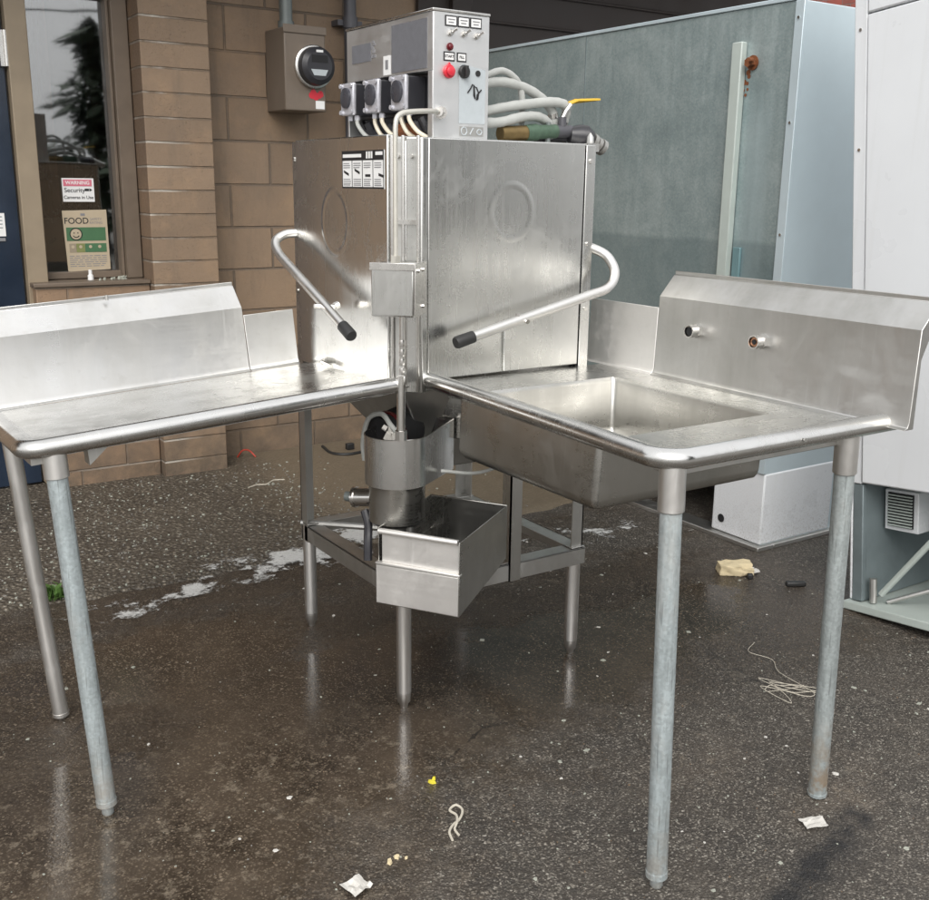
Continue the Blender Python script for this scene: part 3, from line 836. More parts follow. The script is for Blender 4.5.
# ------------------------------------------------------------------ dishwasher
dw = thing('dishwasher', 'stainless corner dishwasher with control box and hoses on top, between the two tables', 'dishwasher')
UA = math.radians(33.5)
UX = frame((0, 0, 0), (math.cos(UA), math.sin(UA), 0), (-math.sin(UA), math.cos(UA), 0), (0, 0, 1))    # x = u (away from viewer), y = -v (to the left)
DX = frame((0, 0, 0), (.7071, .7071, 0), (-.7071, .7071, 0), (0, 0, 1))                                 # corner diagonal: x away, y left
b = MB()
b.box(.012, .556, .012, .585, .84, 1.436)
b.build('hood_body', 'steel_side', dw, bevel=.004)
b = MB(); b.box(.012, .56, .012, .59, 1.4365, 1.4445); b.build('top_cover', 'steel_deck', dw, bevel=.002)
b = MB(); b.box(-.012, .010, .052, .565, .842, 1.449); ld = b.build('side_door', 'steel_side', dw, bevel=.003)
b = MB(); b.box(.062, .534, -.012, .010, .872, 1.443); rd = b.build('front_door', 'steel_door', dw, bevel=.003)
def ring(mb, c, ax, r, rt):
    pts = []
    for k in range(41):
        a = 2 * PI * k / 40
        pts.append((c[0], c[1] + r[0] * math.cos(a), c[2] + r[1] * math.sin(a)) if ax == 'x' else (c[0] + r[0] * math.cos(a), c[1], c[2] + r[1] * math.sin(a)))
    mb.tube(pts, rt, 8, cap=False)
def ridge(c, ax, ry, rz, hs=1):
    mb = MB(); n = 64; prof = ((-.010, 0), (-.004, .0004), (0, .00055), (.004, .0004), (.010, 0))
    vs = []
    for k in range(n):
        a = 2 * PI * k / n
        for dr, h in prof:
            h *= hs; u_, w_ = (ry + dr) * math.cos(a), (rz + dr) * math.sin(a)
            vs.append((c[0] - h, c[1] + u_, c[2] + w_) if ax == 'x' else (c[0] + u_, c[1] - h, c[2] + w_))
    m = len(prof)
    mb.add(vs, [(k * m + j, k * m + j + 1, ((k + 1) % n) * m + j + 1, ((k + 1) % n) * m + j) for k in range(n) for j in range(m - 1)])
    return mb
ridge((.305, -.01215, 1.273), 'y', .062, .066, .6).build('pressed_ring', 'steel_door', rd)
ridge((-.01215, .33, 1.24), 'x', .072, .080, 1.8).build('pressed_ring', 'steel_side', ld)
b = MB(); b.box(.540, .572, -.010, .012, .86, 1.440); b.piece(); b.box(-.006, .012, .571, .600, .842, 1.445)
b.build('door_track', 'steel_door', dw, bevel=.002)
b = MB(); b.box(.5345, .5395, -.004, .008, .86, 1.438); b.build('track_gap', 'void', dw)
b = MB()
for zz in (1.40, 1.19, 1.02): b.piece(); b.tube([(.556, -.0095, zz), (.556, -.014, zz)], .006, 10)
for zz in (1.40, 1.04): b.piece(); b.tube([(-.0055, .585, zz), (-.010, .585, zz)], .006, 10)
b.build('track_bolt', 'steel_bright', dw)
# corner column: chamfer face between the doors, with two channels
b = MB()
b.prism([(-.008, .050, .84), (-.008, .036, .84), (.044, -.014, .84), (.060, -.014, .84), (.060, .05, .84)], (0, 0, .603))
b.build('corner_post', 'steel_door', dw, bevel=.003)
b = MB()
for t0 in (-.029, -.002, .034): b.piece(); b.box(.006, .0175, -t0 - .0035, -t0 + .0035, .845, 1.446, DX)
b.build('corner_channel', 'steel_bright', dw, bevel=.0015)
b = MB(); b.box(.0155, .0185, .006, .024, .845, 1.43, DX); b.build('channel_slot', 'steel_dark', dw)
b = MB()
for t0, zz in ((-.016, 1.40), (.016, 1.40), (.016, 1.25), (.0, 1.25)): b.piece(); b.tube([DX @ Vector((.018, -t0, zz)), DX @ Vector((.006, -t0, zz))], .0055, 10)
b.build('channel_bolt', 'steel_bright', dw)
b = MB(); b.box(.004, .016, -.034, .024, 1.245, 1.256, DX)
b.build('channel_bracket', 'steel_bright', dw)
# instruction label on the side door (faces -x, text runs toward -y)
b = MB(); b.box(-.0135, -.0122, .075, .291, 1.325, 1.415); lab = b.build('instruction_label', 'white', ld); lab.location.y -= .010
b = MB()
b.box(-.0142, -.0136, .075, .291, 1.392, 1.415); b.box(-.0142, -.0136, .075, .291, 1.325, 1.329)
for yy in (.129, .183, .237, .2895, .0765): b.box(-.0142, -.0136, yy - .0012, yy + .0012, 1.329, 1.392)
for yy, zz, a in ((.268, 1.362, -.5), (.210, 1.366, -.5), (.155, 1.356, 0), (.088, 1.356, -.3)):
    b.prism([(-.0142, yy + .013, zz - .003 - a * .008), (-.0142, yy - .013, zz - .003 + a * .008), (-.0142, yy - .013, zz + .003 + a * .008), (-.0142, yy + .013, zz + .003 - a * .008)], (.0006, 0, 0))
b.build('label_print', 'ink', lab)
b = MB()
for yc in (.264, .210, .156, .102):
    b.piece()
    for zz in (1.385, 1.380, 1.375, 1.347, 1.342, 1.337, 1.333):
        b.box(-.0141, -.0136, yc - rnd.uniform(.012, .021), yc + .020, zz - .001, zz + .001)
b.build('label_text', 'grey_ink', lab)
b = MB(); b.box(-.0147, -.0143, .187, .285, 1.399, 1.407)
for yy in (.158, .146, .134): b.box(-.0147, -.0143, yy - .004, yy + .004, 1.396, 1.412)
b.box(-.0147, -.0143, .08, .115, 1.403, 1.411)
b.build('label_heading', 'white', lab)
# lifting handles
def handle(pts, grip_end, name='lift_handle'):
    b = MB(); b.tube(smooth_path(pts, 8), .0125, 16)
    h = b.build(name, 'steel_tube', dw)
    p0, p1 = Vector(pts[0]), Vector(pts[1])
    d_ = (p1 - p0).normalized()
    b = MB(); b.tube([p0 - d_ * .012, p0 - d_ * .008, p0 + d_ * .040], [.0135, .0155, .0150], 16)
    b.build('grip', 'black', h)
    return h
h = handle([(.110, -.080, .972), (.30, -.080, 1.016), (.50, -.080, 1.062), (.575, -.078, 1.082), (.606, -.066, 1.118), (.600, -.040, 1.158), (.578, -.006, 1.178), (.570, .03, 1.182)], 0)
b = MB(); b.tube([(.282, -.080, 1.012), (.282, -.080, 1.030)], .006, 8); b.piece(); b.tube([(.300, -.098, 1.010), (.300, -.062, 1.020)], .006, 8); b.build('clamp_bolt', 'steel_bright', h)
b = MB(); b.box(.285, .307, -.020, -.0125, .875, 1.00); b.build('link_strap', 'steel_door', dw, bevel=.002)
h = handle([(-.080, .124, .978), (-.080, .28, 1.042), (-.080, .44, 1.106), (-.080, .54, 1.148), (-.068, .588, 1.178), (-.035, .600, 1.196), (.0, .590, 1.200), (.02, .575, 1.200)], 0)
b = MB(); b.tube([(-.108, .262, 1.034), (-.052, .262, 1.030)], .006, 8); b.tube([(-.052, .262, 1.030), (-.040, .262, 1.034)], .010, 8); b.build('clamp_bolt', 'steel_bright', h)
b = MB(); b.tube([(-.013, .40, .868), (-.03, .385, .866)], .008, 10); b.tube([(-.03, .385, .866), (-.03, .33, .862)], .006, 8); b.build('door_roller', 'steel_bright', dw)
# tank under the hood
b = MB()
top = [(.02, .04, .835), (.55, .04, .835), (.55, .59, .835), (.02, .59, .835)]
bot = [(.16, .12, .60), (.42, .12, .60), (.42, .27, .60), (.16, .27, .60)]
b.add(top + bot, [(0, 1, 5, 4), (1, 2, 6, 5), (2, 3, 7, 6), (3, 0, 4, 7), (4, 5, 6, 7), (0, 3, 2, 1)])
b.build('wash_tank', 'steel_splash_dull', dw, bevel=.004)
b = MB()
b.box(.166, .32, -.085, .09, .70, .806, UX); b.box(.160, .32, -.090, .095, .807, .812, UX)
b.build('tank_neck', 'steel_bowl', dw, bevel=.002)
b = MB(); b.tube([UX @ Vector((.19, .03, .812)), UX @ Vector((.19, .03, .826)), UX @ Vector((.20, .03, .842))], [.016, .016, .010], 10); b.tube([UX @ Vector((.19, .05, .824)), UX @ Vector((.19, -.005, .820))], .009, 10)
b.build('water_fitting', 'steel_bright', dw)
b = MB()
b.tube([UX @ Vector((.03, .085, .715)), UX @ Vector((.14, .055, .73))], .056, 24); pm = b.build('pump_inlet', 'void', dw)
b = MB()
c0, c1 = UX @ Vector((.060, .078, .718)), UX @ Vector((.072, .075, .719))
b.tube([c0, c1], .060, 28); b.build('red_gasket', 'dark_red', pm)
b = MB(); b.tube(smooth_path([UX @ Vector(q) for q in ((.02, .120, .655), (.02, .124, .705), (.015, .105, .765), (.0, .06, .785), (-.02, .025, .765), (-.02, .01, .75))], 7), .0065, 10)
b.build('drain_hose', 'hose', dw)
b = MB()
for k in range(6): b.tube([UX @ Vector((-.012 + rnd.uniform(-.01, .01), .045 - .006 * k, .735 + rnd.uniform(-.02, .03))), UX @ Vector((-.02, .035 - .006 * k, .745 + rnd.uniform(-.01, .02)))], .007, 7)
b.build('rag_knot', 'paper', dw)
# frame: posts, legs, rails
def angle_iron(mb, p0, p1, w, dirs, th=.004):
    """L section between two points; dirs = two flange directions"""
    p0, p1 = Vector(p0), Vector(p1)
    for d_, o_ in ((Vector(dirs[0]), Vector(dirs[1])), (Vector(dirs[1]), Vector(dirs[0]))):
        mb.prism([p0, p0 + d_ * w, p0 + d_ * w + o_ * th, p0 + o_ * th], p1 - p0)
for (px, py, zt, sx, sy) in ((0.0, .618, .84, 1, -1), (.596, .008, .84, -1, 1), (.59, .61, .84, -1, -1)):
    b = MB(); angle_iron(b, (px, py, .285), (px, py, zt), .040, ((sx, 0, 0), (0, sy, 0))); b.build('corner_upright', 'steel_dark', dw)
b = MB(); angle_iron(b, (.330, -.004, .285), (.330, -.004, .80), .038, ((1, 0, 0), (0, 1, 0))); b.build('frame_upright', 'steel_door', dw)
for k, (p0, p1, dd) in enumerate((((.0, .618, .335), (.0, .0, .335), ((1, 0, 0), (0, 0, -1))), ((.0, -.002, .335), (.60, -.002, .335), ((0, 1, 0), (0, 0, -1))),
                    ((.0, .622, .342), (.60, .622, .342), ((0, -1, 0), (0, 0, -1))), ((.600, .0, .340), (.600, .62, .340), ((-1, 0, 0), (0, 0, -1))))):
    b = MB(); angle_iron(b, p0, p1, .048, dd); b.build('frame_rail', 'steel_dark', dw, bevel=.001)
b = MB(); b.tube([(.0, .62, .336), (.34, .3, .336)], .010, 8); b.box(.30, .36, .0, .62, .337, .341); b.build('cross_brace', 'steel_dark', dw)
for (px, py) in ((0, 0), (.018, .604), (.580, .024), (.575, .6)):
    b = MB(); b.tube([(px, py, .045), (px, py, .335)], .0195, 20); lg = b.build('leg', 'steel_tube', dw)
    b = MB(); b.tube([(px, py, 0.001), (px, py, .012), (px, py, .018), (px, py, .044)], [.010, .012, .017, .019], 16); b.build('foot', 'steel_tube', lg)
# solenoid cover box on the corner post
b = MB(); b.box(-.100, -.020, -.052, .050, 1.040, 1.160, DX); sb = b.build('valve_cover_box', 'steel_door', dw, bevel=.004)
b = MB(); b.box(-.103, -.0995, -.054, .052, 1.146, 1.163, DX)
b.box(-.102, .004, -.0565, -.053, 1.040, 1.163, DX); b.build('cover_flange', 'steel_bright', sb, bevel=.001)
b = MB()
for x_, z_ in ((-.075, 1.145), (-.03, 1.145), (-.03, 1.06)): b.piece(); b.tube([DX @ Vector((x_, -.0560, z_)), DX @ Vector((x_, -.0600, z_))], .005, 8)
b.build('cover_screw', 'steel_bright', sb)
# water pipe from the control box down through the cover box into the scrap tank
b = MB(); b.tube(smooth_path([(.128, .040, 1.503), (.08, .0, 1.502), (.0, -.042, 1.495), (-.035, -.052, 1.488), (-.050, -.056, 1.470), (-.053, -.058, 1.42)], 6) + [DX @ Vector((-.080, -.004, 1.164))], .0060, 12)
b.tube([DX @ Vector((-.080, -.004, 1.160)), DX @ Vector((-.080, -.004, 1.178))], .012, 6)
b.build('water_pipe', 'pipe_pale', dw)
b = MB(); b.tube([(.140, .059, 1.504), (.132, .045, 1.503)], .015, 8); b.tube([(.139, .058, 1.504), (.110, .022, 1.503)], .011, 8); b.build('pipe_fitting', 'steel_bright', dw)
b = MB()
b.tube([DX @ Vector((-.078, -.018, 1.039)), DX @ Vector((-.078, -.018, .93))], .0065, 10)
for k in range(10):
    z_ = .985 - k * .022
    b.tube([DX @ Vector((-.078, -.018, z_)), DX @ Vector((-.078, -.018, z_ - .008)), DX @ Vector((-.078, -.018, z_ - .016))], [.0072, .0082, .0072], 10)
b.tube([DX @ Vector((-.078, -.016, .90)), DX @ Vector((-.078, -.015, .755))], .0105, 12)
b.tube([DX @ Vector((-.078, -.015, .768)), DX @ Vector((-.078, -.015, .745))], .015, 8)
b.tube([DX @ Vector((-.075, .01, .885)), DX @ Vector((-.075, -.02, .885))], .008, 8)
b.build('fill_pipe', 'steel_bright', dw)
# scrap accumulator: round fronted tank over a cylinder
b = MB()
uc, vc, rr = -.012, .012, .079       # centre in the u frame (y = -v)
arc_pts = arc(uc, vc, rr, PI / 2, 3 * PI / 2, 20)
loop = arc_pts + [(uc + .004, vc - rr), (.151, vc - rr), (.155, vc - rr), (.155, vc + rr), (.151, vc + rr), (uc + .004, vc + rr)]
m_ = len(loop)
vs = [UX @ Vector((q[0], q[1], .742 + .06 * max(0, q[0] - uc))) for q in loop] + [UX @ Vector((q[0], q[1], .622)) for q in loop]
inner = [UX @ Vector((uc + (q[0] - uc) * .95, vc + (q[1] - vc) * .95, .630)) for q in loop]
b.add(vs, [(k, (k + 1) % m_, m_ + (k + 1) % m_, m_ + k) for k in range(m_)] + [tuple(range(m_, 2 * m_))])
st = b.build('scrap_tank', 'steel_tank', dw, solid=.002, angle=25)
b = MB(); b.tube([UX @ Vector((q[0], q[1], .743 + .06 * max(0, q[0] - uc))) for q in loop + loop[:1]], .0022, 6); b.build('tank_edge', 'steel_bright', st)
b = MB(); b.tube([UX @ Vector((uc, vc, .6215)), UX @ Vector((uc, vc, .610)), UX @ Vector((uc, vc, .525)), UX @ Vector((uc, vc, .518))], [.074, .070, .070, .064], 36)
b.build('strainer_cylinder', 'steel_bowl', dw)
b = MB()
b.tube([UX @ Vector((uc, vc, .519)), UX @ Vector((uc, vc, .47))], .036, 20)
for a in (.3, 1.5, 2.8, 4.2): b.tube([UX @ Vector((uc + .055 * math.cos(a), vc + .055 * math.sin(a), .519)), UX @ Vector((uc + .055 * math.cos(a), vc + .055 * math.sin(a), .500))], .009, 8)
b.build('drain_fitting', 'steel_dark', dw)
b = MB(); b.tube([UX @ Vector((.01, .085, .565)), UX @ Vector((.01, .140, .558))], .024, 20); b.tube([UX @ Vector((.01, .138, .558)), UX @ Vector((.01, .146, .557))], .027, 20); mt = b.build('drain_valve', 'steel_bright', dw)
b = MB(); b.tube([UX @ Vector((.01, .146, .557)), UX @ Vector((.01, .170, .556))], .013, 14); b.build('valve_outlet', 'grey_pipe', mt)
b = MB(); b.tube(smooth_path([UX @ Vector(q) for q in ((-.02, .10, .535), (-.03, .085, .505), (-.05, .075, .47), (-.06, .07, .42))], 5), .011, 10); b.build('drain_hose', 'dark_plastic', dw)
b = MB(); b.tube(smooth_path([UX @ Vector(q) for q in ((.06, -.075, .640), (.12, -.16, .632), (.22, -.22, .66), (.30, -.25, .72))], 6), .0045, 8); b.build('thin_hose', 'hose', dw)
# scrap pan
b = MB()
V0, V1, U0, U1 = .016, -.206, -.120, .190      # y = -v
th = .0025
zb, zt = .338, .530
b.box(U0 + .012, U1, V0 - .003, V0, zb + .10, zt, UX); b.box(U0, U1, V0 - .003, V0 , zb, zb + .10, UX)
b.prism([UX @ Vector(q) for q in ((U0, V1, zb), (U0, V1, zt - .004), (U1, V1, zt), (U1, V1, zb + .045))], UX.to_3x3() @ Vector((0, th, 0)))
b.box(U0, U0 + th, V1, V0, zb, zb + .103, UX)
b.prism([UX @ Vector(q) for q in ((U0, V1, zb), (U1, V1, zb + .045), (U1, V0, zb + .045), (U0, V0, zb))], (0, 0, th))
b.prism([UX @ Vector(q) for q in ((U1, V1, zt), (U1, V1, zb + .045), (U1, V0, zb + .045), (U1, V0, zt))], UX.to_3x3() @ Vector((th, 0, th)))
pan = b.build('scrap_pan', 'steel_bowl', dw, bevel=.001)
b = MB(); b.box(U0 - .002, U0 + .014, V1 - .001, V0 + .001, zb + .103, zb + .107, UX); b.box(U0 + .010, U0 + .0125, V1 + .002, V0 - .012, zb + .107, zt - .012, UX)
b.tube([UX @ Vector((U0 + .004, V0 - .006, zt - .006)), UX @ Vector((U0 + .004, V1 + .006, zt - .006))], .0075, 12)
b.build('pan_drawer_front', 'steel_pan', pan, bevel=.001)
b = MB(); b.box(U0 - .0022, U0 - .0005, V1 + .002, V0 - .002, zb + .003, zb + .100, UX); b.build('pan_front_sheet', 'steel_pan', pan, bevel=.0005)
b = MB(); b.prism([UX @ Vector(q) for q in ((U0 + .02, V0 - .01, zb + .05), (U1 + .02, V0 - .01, zb + .05), (U1 + .02, V1 + .01, zb + .05), (U0 + .02, V1 + .01, zb + .05))], (0, 0, .003)); b.build('pan_water', 'void', pan)

# control box
CX0, CX1, CY0, CY1, CZ0, CZ1 = .117, .276, .060, .500, 1.446, 1.731
b = MB()
b.box(CX0 + .05, CX1, CY0, CY1, CZ0, CZ1 - .001)
b.box(CX0, CX0 + .049, CY0, CY1, 1.600, CZ1 - .001); b.box(CX0, CX0 + .049, CY0, CY0 + .022, CZ0, 1.599)
b.box(CX0, CX0 + .049, CY1 - .008, CY1, CZ0, 1.599)
b.box(CX0, CX1, CY0 - .0025, CY0 - .0003, CZ0, CZ1 - .001)
cb = b.build('control_box', 'steel_box', dw, bevel=.003)
b = MB(); b.box(CX0 - .003, CX1 + .002, CY0 - .005, CY1 + .003, CZ1, CZ1 + .006); b.build('box_lid', 'steel_bright', cb, bevel=.002)
b = MB(); b.box(CX0 + .030, CX0 + .0485, CY0 + .023, CY1 - .009, 1.505, 1.597); b.build('pump_backing', 'dark_plastic', cb)
b = MB()
for k in range(14):
    yy = rnd.uniform(CY0 + .04, CY1 - .03)
    b.tube([(CX0 + .035, yy, 1.452 + rnd.random() * .01), (CX0 + .02, yy + .01, 1.47 + rnd.random() * .03)], rnd.uniform(.006, .012), 7)
b.box(CX0 + .038, CX0 + .0485, CY0 + .023, CY1 - .009, CZ0, 1.504)
b.build('wiring', 'dark_plastic', cb)
b = MB(); b.tube([(CX0 + .02, .165, 1.465), (CX0 + .02, .24, 1.470)], .018, 10); b.build('copper_coil', 'rust', cb)
b = MB(); b.box(CX0 - .0015, CX0 - .0002, .085, .255, 1.606, 1.718); b.build('dark_plate', 'blue_plate', cb)
b = MB(); b.box(CX0 - .0015, CX0 - .0002, .365, .468, 1.645, 1.690); lp = b.build('name_plate', 'blue_plate', cb)
b = MB()      # broken mark beside the plate
for yy, zz, hh in ((.356, 1.678, .011), (.350, 1.668, .010), (.356, 1.656, .010), (.345, 1.684, .006), (.345, 1.655, .007), (.352, 1.690, .005)): b.box(CX0 - .0015, CX0 - .0002, yy - .006, yy + .006, zz - hh / 2, zz + hh / 2)
b.build('worn_lettering', 'grey_ink', cb)
b = MB(); b.box(CX0 - .0015, CX0 - .0002, .262, .297, 1.604, 1.650); b.build('white_sticker', 'white', cb)
b = MB(); b.box(CX0 - .0022, CX0 - .0016, .272, .286, 1.618, 1.640); b.build('sticker_print', 'grey_ink', cb)
# front face (faces -y)
def fz(xp, yp): return 1.731 - (yp - 10 - (xp - 433) * .125) * .00236
def fxx(xp): return CX0 + (xp - 433) / 56 * .159
YFc = CY0 - .0026
b = MB()
for xa in (444.2, 456.6, 469.0):
    x_, z_ = fxx(xa), fz(xa, 19.5 + (xa - 444) * .12 - (xa - 444) * .125 + (xa - 444) * .125)
    b.piece(); b.box(x_, x_ + .0335, YFc - .0012, YFc, z_ - .012, z_ + .012)
for xa, w_ in ((443.0, .031), (456.2, .027)):
    x_, z_ = fxx(xa), fz(xa, 53 + (xa - 443) * .12)
    b.piece(); b.box(x_, x_ + w_, YFc - .0012, YFc, z_ - .0105, z_ + .0105)
b.build('label_border', 'ink', cb)
b = MB(); c_ = MB()
for xa in (444.2, 456.6, 469.0):
    x_, z_ = fxx(xa), fz(xa, 19.5 + (xa - 444) * .12)
    b.piece(); b.box(x_ + .003, x_ + .0305, YFc - .0018, YFc - .0013, z_ - .009, z_ + .009)
    c_.box(x_ + .007, x_ + .027, YFc - .0022, YFc - .0019, z_ + .002, z_ + .0045); c_.box(x_ + .009, x_ + .024, YFc - .0022, YFc - .0019, z_ - .0045, z_ - .002)
for xa, w_ in ((443.0, .031), (456.2, .027)):
    x_, z_ = fxx(xa), fz(xa, 53 + (xa - 443) * .12)
    b.piece(); b.box(x_ + .003, x_ + w_ - .003, YFc - .0018, YFc - .0013, z_ - .0075, z_ + .0075)
b.build('control_label', 'white', cb); c_.build('label_print', 'grey_ink', cb)
for xa, tx, w_ in ((443.0, 'START', .031), (456.2, 'FILL', .027)):
    lettering(tx, .0085, (fxx(xa) + w_ / 2, YFc - .0019, fz(xa, 53 + (xa - 443) * .12)), R_S, 'ink', cb, bold=.0002)
for xa, ya in ((449.5, 31.5), (463, 33), (476, 35.5)):
    x_, z_ = fxx(xa), fz(xa, ya)
    b = MB(); b.tube([(x_, YFc, z_), (x_, YFc - .004, z_)], .008, 6); b.tube([(x_, YFc - .003, z_), (x_, YFc - .010, z_)], .0055, 10); b.tube([(x_, YFc - .008, z_), (x_ + .006, YFc - .022, z_ + .008)], [.0025, .0035], 8)
    b.build('toggle_switch', 'steel_bright', cb)
x_, z_ = fxx(449), fz(449, 44.5)
b = MB(); b.tube([(x_, YFc, z_), (x_, YFc - .003, z_)], .009, 14); b.tube([(x_, YFc - .003, z_), (x_, YFc - .008, z_), (x_, YFc - .010, z_)], [.0065, .006, .003], 12); b.build('indicator_lamp', 'dark_red', cb)
x_, z_ = fxx(448), fz(448, 68)
b = MB(); b.tube([(x_, YFc, z_), (x_, YFc - .006, z_), (x_, YFc - .008, z_)], [.0155, .0155, .013], 22); b.tube([(x_, YFc - .008, z_), (x_, YFc - .014, z_), (x_, YFc - .016, z_)], [.011, .011, .008], 20)
b.prism([(x_ - .005, YFc - .001, z_ + .0145), (x_ + .005, YFc - .001, z_ + .0145), (x_, YFc - .001, z_ + .021)], (0, -.004, 0)); b.build('start_button', 'red', cb)
x_, z_ = fxx(463.2), fz(463.2, 69)
b = MB(); b.tube([(x_, YFc, z_), (x_, YFc - .006, z_), (x_, YFc - .009, z_)], [.0155, .0155, .012], 22); b.box(x_ - .004, x_ + .004, YFc - .018, YFc - .008, z_ - .013, z_ + .013); b.build('fill_knob', 'black', cb, bevel=.001)
x_, z_ = fxx(477.5), fz(477.5, 71.5)
b = MB(); b.tube([(x_, YFc, z_), (x_, YFc - .003, z_)], .007, 16); b.build('plug_hole', 'black', cb)
b = MB(); b.prism([(.190, YFc - .001, 1.612), (.200, YFc - .001, 1.618), (.266, YFc - .001, 1.608), (.266, YFc - .001, 1.482), (.190, YFc - .001, 1.482)], (0, .0008, 0)); b.build('grey_film', 'grey_sticker', cb)
b = MB(); b.tube([(.214, YFc - .002, 1.553), (.222, YFc - .002, 1.563), (.228, YFc - .002, 1.573), (.232, YFc - .002, 1.572), (.232, YFc - .002, 1.548), (.236, YFc - .002, 1.540), (.232, YFc - .002, 1.570), (.240, YFc - .002, 1.566), (.246, YFc - .002, 1.554), (.244, YFc - .002, 1.540), (.240, YFc - .002, 1.538), (.242, YFc - .002, 1.550), (.254, YFc - .002, 1.562)], .0018, 6)
b.build('marker_scrawl', 'ink', cb)
b = MB(); b.box(.192, .262, YFc - .0012, YFc - .0002, 1.453, 1.475); b.build('number_plate', 'steel_dark', cb)
b = MB()
ring(b, (.205, YFc - .0016, 1.464), 'y', (.008, .009), .0014); ring(b, (.250, YFc - .0016, 1.463), 'y', (.007, .006), .0014)
b.tube([(.222, YFc - .0016, 1.456), (.232, YFc - .0016, 1.472)], .0014, 6)
b.build('plate_mark', 'grey_sticker', cb)
# three dosing pumps with tubes
for k, yy in enumerate((.440, .305, .168)):
    b = MB(); b.box(CX0 - .022, CX0 + .029, yy - .030, yy + .034, 1.512, 1.592); dp = b.build('dosing_pump', 'dark_plastic', dw, bevel=.003)
    b = MB(); b.box(CX0 - .034, CX0 - .0225, yy - .036, yy + .036, 1.512, 1.594); b.build('clear_face', 'clear', dp, bevel=.004)
    b = MB(); b.tube([(CX0 - .0342, yy, 1.556), (CX0 - .040, yy, 1.556), (CX0 - .042, yy, 1.556)], [.026, .026, .022], 20); b.build('rotor', 'pump_dark', dp)
    b = MB()
    for dy in (-.029, .029):
        for zz in (1.520, 1.587): b.piece(); b.tube([(CX0 - .034, yy + dy, zz), (CX0 - .039, yy + dy, zz)], .006, 8)
    b.build('pump_screw', 'clear', dp)
    b = MB(); b.tube([(CX0 - .012, yy + .018, 1.513), (CX0 - .012, yy + .018, 1.50)], .008, 8); b.piece(); b.tube([(CX0 - .012, yy - .018, 1.513), (CX0 - .012, yy - .018, 1.50)], .008, 8)
    b.build('pump_port', 'clear', dp)
    for dy, dd in ((-.018, -.035), (.018, -.02)):
        if k == 0 and dy > 0: continue
        b = MB(); b.tube(smooth_path([(CX0 - .012, yy + dy, 1.508), (CX0 - .014, yy + dy + dd * .2, 1.488), (CX0 - .008, yy + dy + dd, 1.462), (CX0 + .01, yy + dy + dd * 1.5, 1.447)], 6), .0055, 10)
        b.build('dosing_tube', 'pale_hose' if k else 'hose', dp)
# hoses and plumbing right of the control box
def hose(pts, r, mat='hose'):
    P = smooth_path(pts, 8)
    b = MB(); b.tube(P, [r * (1 + .035 * math.sin(k * 1.7) + .02 * math.sin(k * .6)) for k in range(len(P))], 14); h_ = b.build('hose', mat, dw)
    b = MB(); q = len(P) - 7
    b.tube([P[q], P[q] + (P[q + 1] - P[q]).normalized() * .012], r * 1.12, 14); b.build('hose_clamp', 'steel_bright', h_)
    return h_
hose([(.277, .14, 1.585), (.33, .15, 1.607), (.385, .15, 1.622), (.430, .15, 1.600), (.447, .15, 1.560), (.447, .15, 1.49)], .0085)
hose([(.277, .15, 1.57), (.35, .15, 1.592), (.42, .15, 1.592), (.49, .15, 1.572), (.545, .15, 1.535), (.555, .15, 1.49)], .0125)
hose([(.277, .13, 1.508), (.36, .13, 1.528), (.45, .13, 1.543), (.53, .13, 1.552), (.575, .13, 1.546), (.585, .14, 1.515), (.57, .15, 1.480)], .0125)
hose([(.277, .11, 1.488), (.35, .11, 1.493), (.43, .12, 1.510), (.49, .13, 1.512), (.535, .14, 1.492), (.54, .15, 1.462)], .0125)
b = MB(); b.tube([(0.358, .12, 1.466), (0.438, .12, 1.470)], .019, 14); b.build('brass_body', 'brass', dw)
b = MB(); b.tube([(0.438, .12, 1.470), (0.473, .12, 1.473), (0.483, .12, 1.474), (0.538, .12, 1.478)], [.020, .022, .018, .018], 14); b.build('green_union', 'green_brass', dw)
b = MB(); b.tube([(0.383, .12, 1.4445), (0.383, .12, 1.47)], .006, 8); b.tube([(0.513, .12, 1.4445), (0.513, .12, 1.50)], .007, 8); b.build('support_pin', 'grey_pipe', dw)
b = MB()
b.tube([(0.533, .12, 1.478), (0.588, .12, 1.480)], .016, 14); b.tube([(0.560, .12, 1.484), (0.560, .12, 1.515)], .011, 10)
bv = b.build('ball_valve', 'grey_pipe_dark', dw)
b = MB(); b.tube([(0.560, .12, 1.513), (0.568, .118, 1.530), (0.583, .115, 1.548)], .006, 8); b.build('valve_stem', 'steel_bright', bv)
b = MB(); b.prism([(0.580, .108, 1.548), (0.600, .104, 1.556), (0.668, .094, 1.561), (0.668, .110, 1.563), (0.600, .120, 1.559), (0.580, .124, 1.551)], (0, 0, .005)); b.build('valve_lever', 'yellow', bv, bevel=.001)
b = MB()
b.tube([(0.586, .12, 1.470), (0.613, .11, 1.468), (0.628, .10, 1.466), (0.643, .10, 1.465)], [.022, .030, .030, .020], 16)
b.tube([(0.538, .20, 1.468), (0.628, .20, 1.468)], .022, 12)
b.build('strainer_elbow', 'dark_plastic', dw)
b = MB()
for k in range(5): b.tube([(.638 + .016 * k, .13, 1.474 - .007 * k), (.650 + .016 * k, .13, 1.468 - .007 * k)], .022 - .002 * (k % 2), 12)
b.build('flex_connector', 'steel_dark', dw)
b = MB(); b.tube([(.575, .02, 1.446), (.575, .02, 1.462), (.575, .02, 1.472)], [.010, .009, .002], 8); b.box(.5605, .600, .012, .59, 1.425, 1.4455); b.build('rear_shelf', 'steel_dark', dw)

